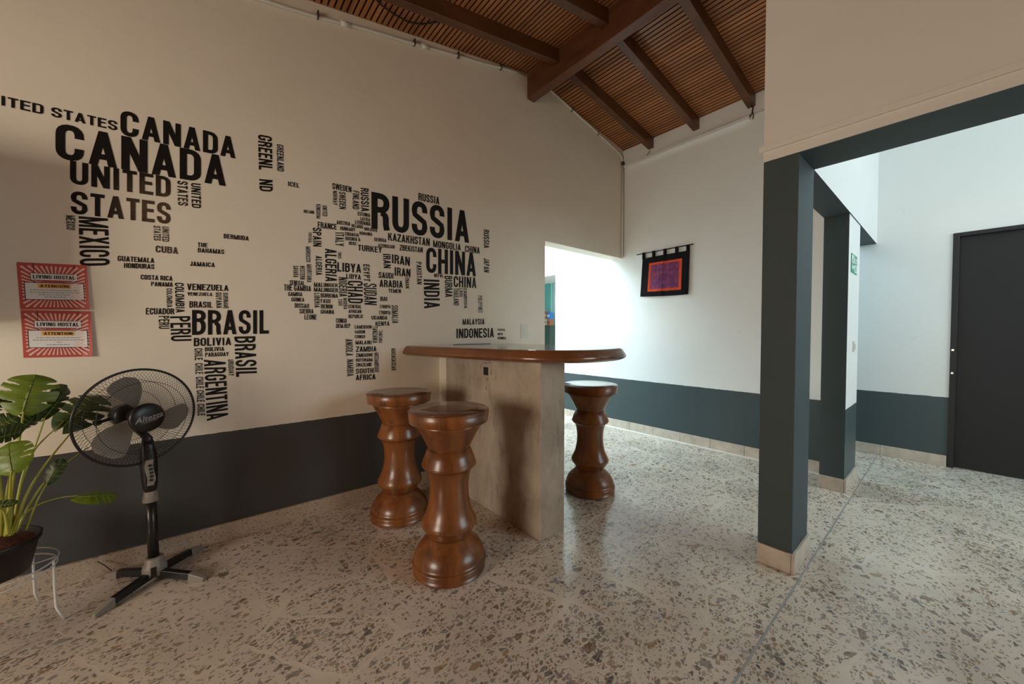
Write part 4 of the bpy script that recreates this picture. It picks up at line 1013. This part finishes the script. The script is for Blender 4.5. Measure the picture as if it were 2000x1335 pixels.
def make_stool(loc, rz, label):
    t = thing('bar_stool', loc, label, 'stool', 'turned wooden bar stools')
    t.rotation_euler = (0, 0, rz)
    k = max(i for i, p in enumerate(PROF) if p[1] < 0.7535)
    m = MB(); m.lathe(crease(PROF[:k + 1]), 72); b = m.build('pedestal', MT['stool']); b.parent = t
    m = MB(); m.lathe(crease([(0.150, 0.7522)] + PROF[k + 1:] + [(0.1985, 0.8171)]), 72); s = m.build('seat', MT['stool']); s.parent = t
    m = MB(); m.lathe([(0.1988, 0.8165), (0.1975, 0.8185), (0.10, 0.8187), (0.001, 0.8187)], 72); f = m.build('seat_face', MT['stool_top']); f.parent = s
    return t
st = make_stool((0.964, 1.654, 0), 0.4, 'turned wooden bar stool standing before the plastered panel, the one closest to the camera')
def dup(o, loc, rz, label):
    c = o.copy(); COL.objects.link(c); c.location = loc; c.rotation_euler = (0, 0, rz); c['label'] = label
    for ch in list(o.children):
        k = ch.copy(); COL.objects.link(k); k.parent = c
        for g in list(ch.children):
            q = g.copy(); COL.objects.link(q); q.parent = k
    return c
dup(st, (0.988, 2.335, 0), 2.1, 'turned wooden bar stool half hidden behind another stool, nearest the lettered wall')
dup(st, (2.274, 1.780, 0), 4.2, 'turned wooden bar stool on the far side of the counter, daylight glinting on its seat')

# ---------------------------------------------------------------- pedestal fan
FB = Vector((-0.195, 2.485, 0))
fan = thing('pedestal_fan', FB, 'black pedestal fan with grey blades standing against the text wall beside the plant', 'fan')
for k, a in enumerate((45, 135, 225, 315)):
    a = radians(a + 2); u = Vector((cos(a), sin(a), 0)); w = Vector((-u.y, u.x, 0))
    def bar(nm, r0, r1, prof0, prof1, mt, parent=fan):
        m = MB(); P = []
        for r, (hw, z0, z1) in ((r0, prof0), (r1, prof1)):
            P += [FB + u * r + w * hw + Vector((0, 0, z0)), FB + u * r - w * hw + Vector((0, 0, z0)), FB + u * r - w * hw * .8 + Vector((0, 0, z1)), FB + u * r + w * hw * .8 + Vector((0, 0, z1))]
        m.v = [tuple(p) for p in P]; m.f = [(0, 1, 2, 3), (4, 5, 6, 7), (0, 1, 5, 4), (1, 2, 6, 5), (2, 3, 7, 6), (3, 0, 4, 7)]; m.mi = [0] * 6; m.sm = [False] * 6
        o = m.build(nm, mt, bevel=.003); o.parent = parent; o.location = -FB if parent is fan else Vector((0, 0, 0)); return o
    lg = bar('leg', .02, .185, (.017, .018, .052), (.016, .010, .040), MT['black_plastic'])
    bar('foot_tip', .183, .255, (.0175, .0, .041), (.010, .0, .018), MT['grey_plastic'], lg)
m = MB(); m.lathe([(.045, .030), (.046, .060), (.042, .080), (.036, .085), (.036, .108), (.028, .114)], 40, centre=FB); m.build('base_collar', MT['grey_plastic'], fan)
m = MB(); m.box(FB.x - .010, FB.y - .0475, .030, FB.x + .010, FB.y - .040, .078); m.build('collar_slot', MT['black_plastic'], fan)
lean = Vector((-0.016, -0.006, 0))
def pole_pt(z): return FB + lean * (z / .7) + Vector((0, 0, z))
m = MB(); m.tube([pole_pt(.10), pole_pt(.25), pole_pt(.40)], .0205, seg=28); m.build('pole', MT['black_metal'], fan)
m = MB(); c = pole_pt(0); m.lathe([(.0285, .388), (.030, .392), (.024, .435), (.022, .440)], 36, centre=(pole_pt(.41).x, pole_pt(.41).y, 0)); m.build('pole_ring', MT['grey_plastic'], fan)
# control housing
AX = radians(-60.0)
ax = Vector((cos(AX), sin(AX), 0)); rt_ = Vector((-sin(AX), cos(AX), 0)); up_ = Vector((0, 0, 1))
va = math.atan2(-FB.y, -FB.x) + radians(8)
cx_ = Vector((cos(va), sin(va), 0)); cr_ = Vector((-sin(va), cos(va), 0))
def hull(sections, mt, name, parent=fan, seg=28, e=.7):
    """sections: (centre, half width along cr_, half depth along cx_)"""
    m = MB(); i0 = 0
    for c, hw, hd in sections:
        for q in range(seg):
            a = 2 * pi * q / seg; ca, sa = cos(a), sin(a)
            m.v.append(tuple(c + cr_ * hw * math.copysign(abs(ca) ** e, ca) + cx_ * hd * math.copysign(abs(sa) ** e, sa)))
    for k in range(len(sections) - 1):
        for q in range(seg):
            m.f.append((k * seg + q, k * seg + (q + 1) % seg, (k + 1) * seg + (q + 1) % seg, (k + 1) * seg + q)); m.mi.append(0); m.sm.append(True)
    m.f.append(tuple(range(seg - 1, -1, -1))); m.mi.append(0); m.sm.append(False)
    m.f.append(tuple(range((len(sections) - 1) * seg, len(sections) * seg))); m.mi.append(0); m.sm.append(False)
    return m.build(name, mt, parent)
hull([(pole_pt(.438), .020, .020), (pole_pt(.455), .025, .026), (pole_pt(.50), .029, .032), (pole_pt(.57), .031, .034), (pole_pt(.62), .030, .033), (pole_pt(.66), .026, .028), (pole_pt(.69), .019, .022)], MT['black_plastic'], 'control_housing')
def cp(s, z, d): return pole_pt(z) + cr_ * s + cx_ * d
m = MB()
L_ = []; R_ = []
for k in range(13):
    z = .474 + (.597 - .474) * k / 12; f = k / 12
    mid = .004 * sin(f * 2 * pi) - .001
    L_.append(cp(mid - .0155 + .006 * (abs(f - .45) ** 1.5), z, .0352 if .1 < f < .95 else .0345)); R_.append(cp(mid + .0145 - .004 * (f < .12), z, .0352 if .1 < f < .95 else .0345))
for k in range(12): m.quad_face([L_[k], R_[k], R_[k + 1], L_[k + 1]])
m.quad_face([L_[0] - cx_ * .006, R_[0] - cx_ * .006, R_[0], L_[0]])
m.build('control_panel', MT['grey_plastic'], fan, fix=False)
for k in range(5):
    m = MB(); z = .500 + k * .0175; c = cp(.0015 + .002 * sin(k), z, .037)
    P = [c + cr_ * sx * .006 + up_ * sz * .0055 + cx_ * d for d in (-.003, .002) for sx, sz in ((-1, -1), (1, -1), (1, 1), (-1, 1))]
    m.v = [tuple(p) for p in P]; m.f = [(0, 1, 2, 3), (4, 5, 6, 7), (0, 1, 5, 4), (1, 2, 6, 5), (2, 3, 7, 6), (3, 0, 4, 7)]; m.mi = [0] * 6; m.sm = [False] * 6
    m.build('button', MT['black_plastic'], fan)
# head
d0 = Vector((FB.x, FB.y, 0)).normalized(); nl = Vector((-d0.y, d0.x, 0))
HC = Vector((FB.x, FB.y, 0.808)) + nl * 0.040 - d0 * 0.03
RC = 0.222
def hp(r, a, d): return HC + rt_ * (r * cos(a)) + up_ * (r * sin(a)) + ax * d
m = MB(); m.tube([hp(RC, 2 * pi * k / 96, 0) for k in range(96)], .0052, seg=10, closed=True); m.build('cage_ring', MT['black_metal'], fan)
def grille(name, depth, n, r0, swirl, ringr):
    m = MB()
    for k in range(n):
        a = 2 * pi * k / n; pts = []
        for j in range(9):
            f = j / 8; r = r0 + (RC - r0) * f
            d = depth * (1 - f ** 3.2)
            pts.append(hp(r, a + swirl * (f ** 1.2), d))
        m.tube(pts, .00075, seg=4, caps=False)
    for rr in ringr:
        f = (rr - r0) / (RC - r0); d = depth * (1 - f ** 3.2)
        m.tube([hp(rr, 2 * pi * k / 72, d) for k in range(72)], .0011, seg=5, closed=True)
    return m.build(name, MT['black_metal'], fan, fix=False)
grille('front_grille', .058, 96, .060, 0.26, (.165,))
grille('rear_grille', -.078, 96, .055, 0.10, (.17, .12))
HM = Matrix((( rt_.x, up_.x, ax.x), (rt_.y, up_.y, ax.y), (rt_.z, up_.z, ax.z)))   # local x=right, y=up, z=axis
m = MB(); m.lathe([(.064, .050), (.067, .056), (.065, .064), (.056, .070), (.03, .074), (.001, .075)], 48, centre=HC, M=HM); bd = m.build('badge', MT['black_plastic'], fan)
def badge_z(r):
    prof = [(0, .075), (.03, .074), (.056, .070), (.065, .064)]
    for (r0, z0), (r1, z1) in zip(prof, prof[1:]):
        if r <= r1: return z0 + (z1 - z0) * (r - r0) / (r1 - r0)
    return .064
tc = bpy.data.curves.new('lettering', 'FONT'); tc.body = 'Altezza'; tc.size = .037; tc.shear = .35; tc.align_x = 'CENTER'; tc.align_y = 'CENTER'; tc.offset = .0006; tc.extrude = .0004
to = bpy.data.objects.new('lettering_source', tc); COL.objects.link(to)
bpy.context.view_layer.update()
me = bpy.data.meshes.new_from_object(to.evaluated_get(bpy.context.evaluated_depsgraph_get()))
bpy.data.objects.remove(to)
RM = Matrix.Rotation(radians(10), 3, 'Z')
for v in me.vertices:
    p = RM @ Vector((v.co.x * .95, v.co.y * 1.0, 0)); rr = p.length
    dz = badge_z(rr) + .0012
    v.co = HC + HM @ Vector((p.x, p.y, dz))
lo = bpy.data.objects.new('lettering', me); COL.objects.link(lo); me.materials.append(MT['badge_text']); lo.parent = bd; lo.location = (0, 0, 0)
m = MB(); P = [RM @ Vector((x, y, 0)) for x, y in ((-.028, -.0185), (.030, -.0185), (.026, -.0165), (-.022, -.0165))]
m.quad_face([HC + HM @ Vector((p.x, p.y, badge_z(p.length) + .0012)) for p in P]); u_ = m.build('underline', MT['badge_text'], fix=False); u_.parent = bd; u_.location = (0, 0, 0)
# blades and hub
m = MB(); m.lathe([(.030, -.035), (.036, -.03), (.036, .015), (.028, .024), (.001, .026)], 36, centre=HC, M=HM); hub = m.build('blade_hub', MT['black_plastic'], fan)
for a0 in (97, -23, 217):
    m = MB(); nr, na = 14, 10; a0 = radians(a0)
    for side in (0, 1):
        i0 = len(m.v)
        for i in range(nr + 1):
            f = i / nr; r = .030 + .165 * f
            half = radians(17 + 10 * sin(pi * min(1, f * .85)) - 3 * f); sk = radians(14) * f
            if f > .86: half *= math.sqrt(max(0.02, 1 - ((f - .86) / .14) ** 2)) * .6 + .4
            for j in range(na + 1):
                g = j / na * 2 - 1; a = a0 + sk + half * g
                m.v.append(tuple(hp(r, a, -.008 + .026 * g * (1 - .5 * f) + .004 * (1 - g * g) + side * .002)))
        for i in range(nr):
            for j in range(na):
                q = i0 + i * (na + 1) + j; m.f.append((q, q + 1, q + na + 2, q + na + 1)); m.mi.append(0); m.sm.append(True)
    m.build('blade', MT['grey_plastic'], fan, fix=False)
# motor housing, knob and neck
m = MB(); m.lathe([(.040, -.072), (.052, -.078), (.056, -.095), (.055, -.130), (.048, -.152), (.030, -.166), (.001, -.168)], 40, centre=HC, M=HM); mo = m.build('motor_housing', MT['black_plastic'], fan)
m = MB(); c = hp(0, 0, -.12); sd = (-rt_ - up_ * .18).normalized(); m.tube([c + sd * .05, c + sd * .092], .0075, seg=12); m.tube([c + sd * .088, c + sd * .108], .013, seg=16); k_ = m.build('oscillation_knob', MT['black_plastic']); k_.parent = mo; k_.location = (0, 0, 0)
hn = hp(0, 0, -.085)
hull([(pole_pt(.665), .020, .022), (pole_pt(.70), .019, .024), ((pole_pt(.73) + (hn - up_ * .06)) / 2, .020, .028), (hn - up_ * .045, .020, .030), (hn - up_ * .01, .016, .026)], MT['black_plastic'], 'neck')
m = MB(); m.tube([(FB.x - .165, FB.y + .16, .030), (FB.x - .19, FB.y + .172, .06), (FB.x - .215, FB.y + .178, .088)], .0022, seg=6); m.build('cord_end', MT['cable'], fan)

# ---------------------------------------------------------------- plant stand, pot and plant
SCN = Vector((-0.655, 2.405, 0))
st_ = thing('plant_stand', SCN, 'white wire plant stand holding the dark pot beside the fan', 'plant stand')
def ring(z, r): return [SCN + Vector((r * cos(2 * pi * k / 64), r * sin(2 * pi * k / 64), z)) for k in range(64)]
m = MB(); m.tube(ring(.262, .174), .0030, seg=8, closed=True); m.build('upper_ring', MT['white_metal'], st_)
m = MB(); m.tube(ring(.238, .170), .0035, seg=8, closed=True); m.build('lower_ring', MT['white_metal'], st_)
m = MB()
for k in range(4):
    a = radians(20 + 90 * k) ; p = Vector((cos(a), sin(a), 0)) * .17
    q = Vector((cos(a + pi), sin(a + pi), 0)) * .17
    if k < 2: m.tube([SCN + p + Vector((0, 0, .239)), SCN + q + Vector((0, 0, .239))], .0028, seg=8)
m.build('cross_wire', MT['white_metal'], st_)
for a in (-9, 64, 136, 208, 281):
    a = radians(a); u = Vector((cos(a), sin(a), 0)); m = MB()
    m.tube([SCN + u * .170 + Vector((0, 0, .262)), SCN + u * .171 + Vector((0, 0, .15)), SCN + u * .174 + Vector((0, 0, .062)), SCN + u * .179 + Vector((0, 0, .045)), SCN + u * .196 + Vector((0, 0, .003))], .0042, seg=10)
    m.build('leg', MT['white_metal'], st_)
PT = SCN + Vector((0, 0, .242))
pot = thing('plant_pot', PT, 'dark round plant pot standing in the white wire stand', 'plant pot')
m = MB(); m.lathe([(.098, .0), (.103, .004), (.126, .118), (.132, .120), (.135, .138), (.132, .141), (.125, .138), (.123, .122), (.001, .118)], 56, centre=PT); m.build('pot', MT['pot'], pot)
m = MB(); m.lathe([(.122, .118), (.11, .124), (.08, .136), (.05, .16), (.03, .172), (.001, .176)], 40, centre=PT); m.build('soil', MT['soil'], pot)

plant = thing('monstera_plant', PT + Vector((0, 0, .15)), 'green split-leaf monstera plant rising from the dark pot beside the fan', 'plant')
LEAVES = [
    ((-0.5366, 2.2982, 0.8983), (-0.5103, 2.3246, 1.0387), 0.15, -8, 'leaf'),
    ((-0.5256, 2.5055, 0.8366), (-0.4626, 2.5585, 0.9646), 0.1, 48, 'leaf_dark'),
    ((-0.4843, 2.5545, 0.7827), (-0.3877, 2.672, 0.9055), 0.16, -22, 'leaf_dark'),
    ((-0.5928, 2.2533, 0.8132), (-0.5286, 2.3, 0.8232), 0.085, 42, 'leaf_dark'),
    ((-0.5438, 2.2039, 0.6982), (-0.5652, 2.2604, 0.795), 0.12, -30, 'leaf'),
    ((-0.5125, 2.4469, 0.5689), (-0.4748, 2.4545, 0.6589), 0.055, -25, 'leaf_dark'),
    ((-0.4238, 2.4029, 0.4974), (-0.3053, 2.4208, 0.4669), 0.075, -42, 'leaf'),
    ((-0.5764, 2.1749, 0.5897), (-0.5282, 2.1871, 0.5747), 0.04, 50, 'leaf_dark'),
    ((-0.6317, 2.3672, 0.8229), (-0.5693, 2.3829, 0.8706), 0.1, -30, 'leaf_dark'),
    ((-0.5908, 2.4909, 0.7993), (-0.5386, 2.5027, 0.8587), 0.1, 50, 'leaf_dark'),
    ((-0.6487, 2.4144, 0.9005), (-0.6103, 2.4244, 0.9554), 0.09, 20, 'leaf_dark'),
]
STEMS = [
    ([(-0.5996, 2.3445, 0.4275), (-0.5902, 2.3469, 0.5842), (-0.5599, 2.3338, 0.7413), (-0.5343, 2.2987, 0.898)], 0.007, 0.0028),
    ([(-0.5934, 2.3873, 0.4074), (-0.5738, 2.4127, 0.5787), (-0.5536, 2.4584, 0.6879), (-0.5256, 2.5055, 0.8366)], 0.006, 0.0024),
    ([(-0.5911, 2.3879, 0.4064), (-0.5637, 2.3945, 0.6234), (-0.5429, 2.4608, 0.7175), (-0.4877, 2.5742, 0.8027)], 0.006, 0.0022),
    ([(-0.584, 2.3691, 0.4118), (-0.5469, 2.3779, 0.5619), (-0.5042, 2.469, 0.6703), (-0.4529, 2.5806, 0.7679)], 0.007, 0.0026),
    ([(-0.5888, 2.4091, 0.3967), (-0.5395, 2.4308, 0.5316), (-0.4976, 2.501, 0.5977), (-0.4243, 2.6259, 0.6591)], 0.006, 0.0026),
    ([(-0.5816, 2.3594, 0.415), (-0.5642, 2.3636, 0.4689), (-0.521, 2.3735, 0.5038), (-0.4713, 2.394, 0.5097), (-0.4209, 2.4034, 0.5031)], 0.0045, 0.002),
    ([(-0.5855, 2.3069, 0.4285), (-0.5671, 2.2702, 0.5546), (-0.5438, 2.2039, 0.6982)], 0.007, 0.003),
    ([(-0.6015, 2.3234, 0.4271), (-0.5995, 2.3239, 0.545), (-0.6055, 2.3224, 0.7143), (-0.5954, 2.263, 0.8115)], 0.011, 0.004),
    ([(-0.6175, 2.3399, 0.4258), (-0.6169, 2.34, 0.5938), (-0.6317, 2.3672, 0.8229)], 0.012, 0.004),
    ([(-0.576, 2.2886, 0.4388), (-0.5785, 2.2674, 0.53), (-0.579, 2.1846, 0.587)], 0.006, 0.002),
    ([(-0.5935, 2.377, 0.4016), (-0.5944, 2.3871, 0.49), (-0.5982, 2.4686, 0.6736), (-0.5908, 2.4909, 0.7993)], 0.009, 0.003),
    ([(-0.5623, 2.4051, 0.3997), (-0.5332, 2.4118, 0.5043), (-0.5125, 2.4469, 0.5689)], 0.005, 0.002),
]
def bez(pts, n=18):
    P = [Vector(p) for p in pts]; out = []
    Q = [P[0] * 2 - P[1]] + P + [P[-1] * 2 - P[-2]]
    for k in range(len(P) - 1):
        a, b, c, d_ = Q[k:k + 4]
        for j in range(n):
            t_ = j / n; out.append(.5 * ((2 * b) + (-a + c) * t_ + (2 * a - 5 * b + 4 * c - d_) * t_ ** 2 + (-a + 3 * b - 3 * c + d_) * t_ ** 3))
    return out + [P[-1]]
CAMP = Vector((0, 0, 1.2))
def leaf(base, tip, width, tilt, roll, mt, seed):
    base, tip = Vector(base), Vector(tip); L = (tip - base); ln = L.length; L.normalize()
    view = (CAMP - base).normalized()
    side = L.cross(view).normalized(); nrm = side.cross(L).normalized()
    R = Matrix.Rotation(radians(roll), 3, L); side = R @ side; nrm = R @ nrm
    rnd = random.Random(seed); ns = 72
    slits = {sd: [(.27 + .20 * k + rnd.uniform(-.05, .05), rnd.uniform(.022, .044), rnd.uniform(.34, .62)) for k in range(3) if rnd.random() < .85] for sd in (-1, 1)}
    m = MB()
    def w(s):   # heart shaped outline; s from 0 (stalk) to 1 (tip)
        return (width / 2) * max(0.0, 1 - abs((s - .40) / (.60 if s > .40 else .41)) ** 2.1) ** .62
    def pt(s, g, sd, th):
        ww = w(s); y = ln * (s + .16 * g * sin(pi * s) - .13 * g * (1 - s) ** 2)
        curl = -.10 * width * g * g - .18 * ln * (s - .35) ** 2
        return base + L * y + side * (sd * ww * g) + nrm * (curl + th + .012 * width * sin(s * 26) * g)
    for sd in (-1, 1):
        for th in (0, -.0012):
            for i in range(ns):
                s0, s1 = i / ns, (i + 1) / ns; sm_ = (s0 + s1) / 2
                gs = [k / 14 for k in range(15)]
                for a, b in zip(gs, gs[1:]):
                    gm = (a + b) / 2
                    if any(gm > g0 and abs(sm_ - sl) < hw * (.35 + .65 * (gm - g0) / (1 - g0)) for sl, hw, g0 in slits[sd]): continue
                    m.quad_face([pt(s0, a, sd, th), pt(s1, a, sd, th), pt(s1, b, sd, th), pt(s0, b, sd, th)], smooth=True)
    me_ob = m.build('leaf', MT[mt], plant, fix=False)
    bm = bmesh.new(); bm.from_mesh(me_ob.data); bmesh.ops.remove_doubles(bm, verts=bm.verts[:], dist=1e-6); bm.to_mesh(me_ob.data); bm.free()
    m = MB(); m.tube([pt(s, 0, 1, .0008) for s in [k / 20 * .97 for k in range(21)]], [.0022 * (1 - k / 24) for k in range(21)], seg=6)
    for k in range(5):
        for sd in (-1, 1):
            s = .14 + .155 * k; m.tube([pt(min(1, s), g, sd, .0008) for g in (0, .3, .6, .85)], [.0011, .0009, .0006, .0003], seg=4, caps=False)
    v = m.build('vein', MT['vein'], fix=False); v.parent = me_ob; v.location = (0, 0, 0)
for k, (b, t_, w_, roll, mt) in enumerate(LEAVES): leaf(b, t_, w_, 0, roll, mt, k + 4)
for pts, r0, r1 in STEMS:
    P = bez(pts); m = MB(); m.tube(P, [r0 + (r1 - r0) * (k / (len(P) - 1)) ** .6 for k in range(len(P))], seg=10); m.build('stalk', MT['stem'], plant)

# ---------------------------------------------------------------- things glimpsed through the doorway beyond the patio
cb = thing('cupboard', (4.95, 4.95, 0), 'dark green low cupboard glimpsed through the doorway above the countertop', 'cupboard')
m = MB(); m.box(4.90, 4.765, 0, 5.09, 5.6, 1.345); m.build('carcass', MT['dark_green'], cb)
m = MB(); m.box(4.89, 4.765, 1.345, 5.09, 5.6, 1.36); m.build('cupboard_top', MT['dark_green'], cb)
def carton(y0, y1, z0, z1, mt, band, label):
    t = thing('carton', (4.95, (y0 + y1) / 2, z0), label, 'carton', 'cartons glimpsed in the doorway')
    m = MB(); m.box(4.905, y0, z0, 5.0, y1, z1); m.build('box', mt, t, bevel=.002)
    m = MB(); m.box(4.9035, y0 + .012, z0 + (z1 - z0) * .35, 4.906, y1 - .012, z0 + (z1 - z0) * .62); m.build('printed_band', band, t)
carton(4.862, 4.96, 1.36, 1.475, MT['cream_card'], MT['orange_card'], 'small cream carton under the orange carton on the green cupboard in the doorway')
carton(4.862, 4.96, 1.475, 1.62, MT['orange_card'], MT['cream_card'], 'small orange carton on top of the cream carton in the far doorway')
carton(4.770, 4.852, 1.36, 1.47, MT['orange_card'], MT['dark_green'], 'small rust-coloured carton under the blue carton in the far doorway')
carton(4.770, 4.852, 1.47, 1.60, MT['blue_card'], MT['white_paper'], 'small blue carton with a white band in the far doorway')
# ---------------------------------------------------------------- box added out of view on the text wall to cast shade by the notices
sh = thing('shade_blocker', (-1.12, YL, 1.24), 'unseen added shade cabinet on the text wall past the red notices', 'blocker')
m = MB(); m.box(-1.50, 2.47, 1.24, -0.75, YL, 1.955); m.build('blocker_body', MT['plain'], sh, bevel=.004)
m = MB(); m.box(-1.495, 2.452, 1.245, -1.127, 2.47, 1.95); m.build('blocker_front', MT['plain'], sh, bevel=.003)
m = MB(); m.box(-1.123, 2.452, 1.245, -0.755, 2.47, 1.95); m.build('blocker_front', MT['plain'], sh, bevel=.003)
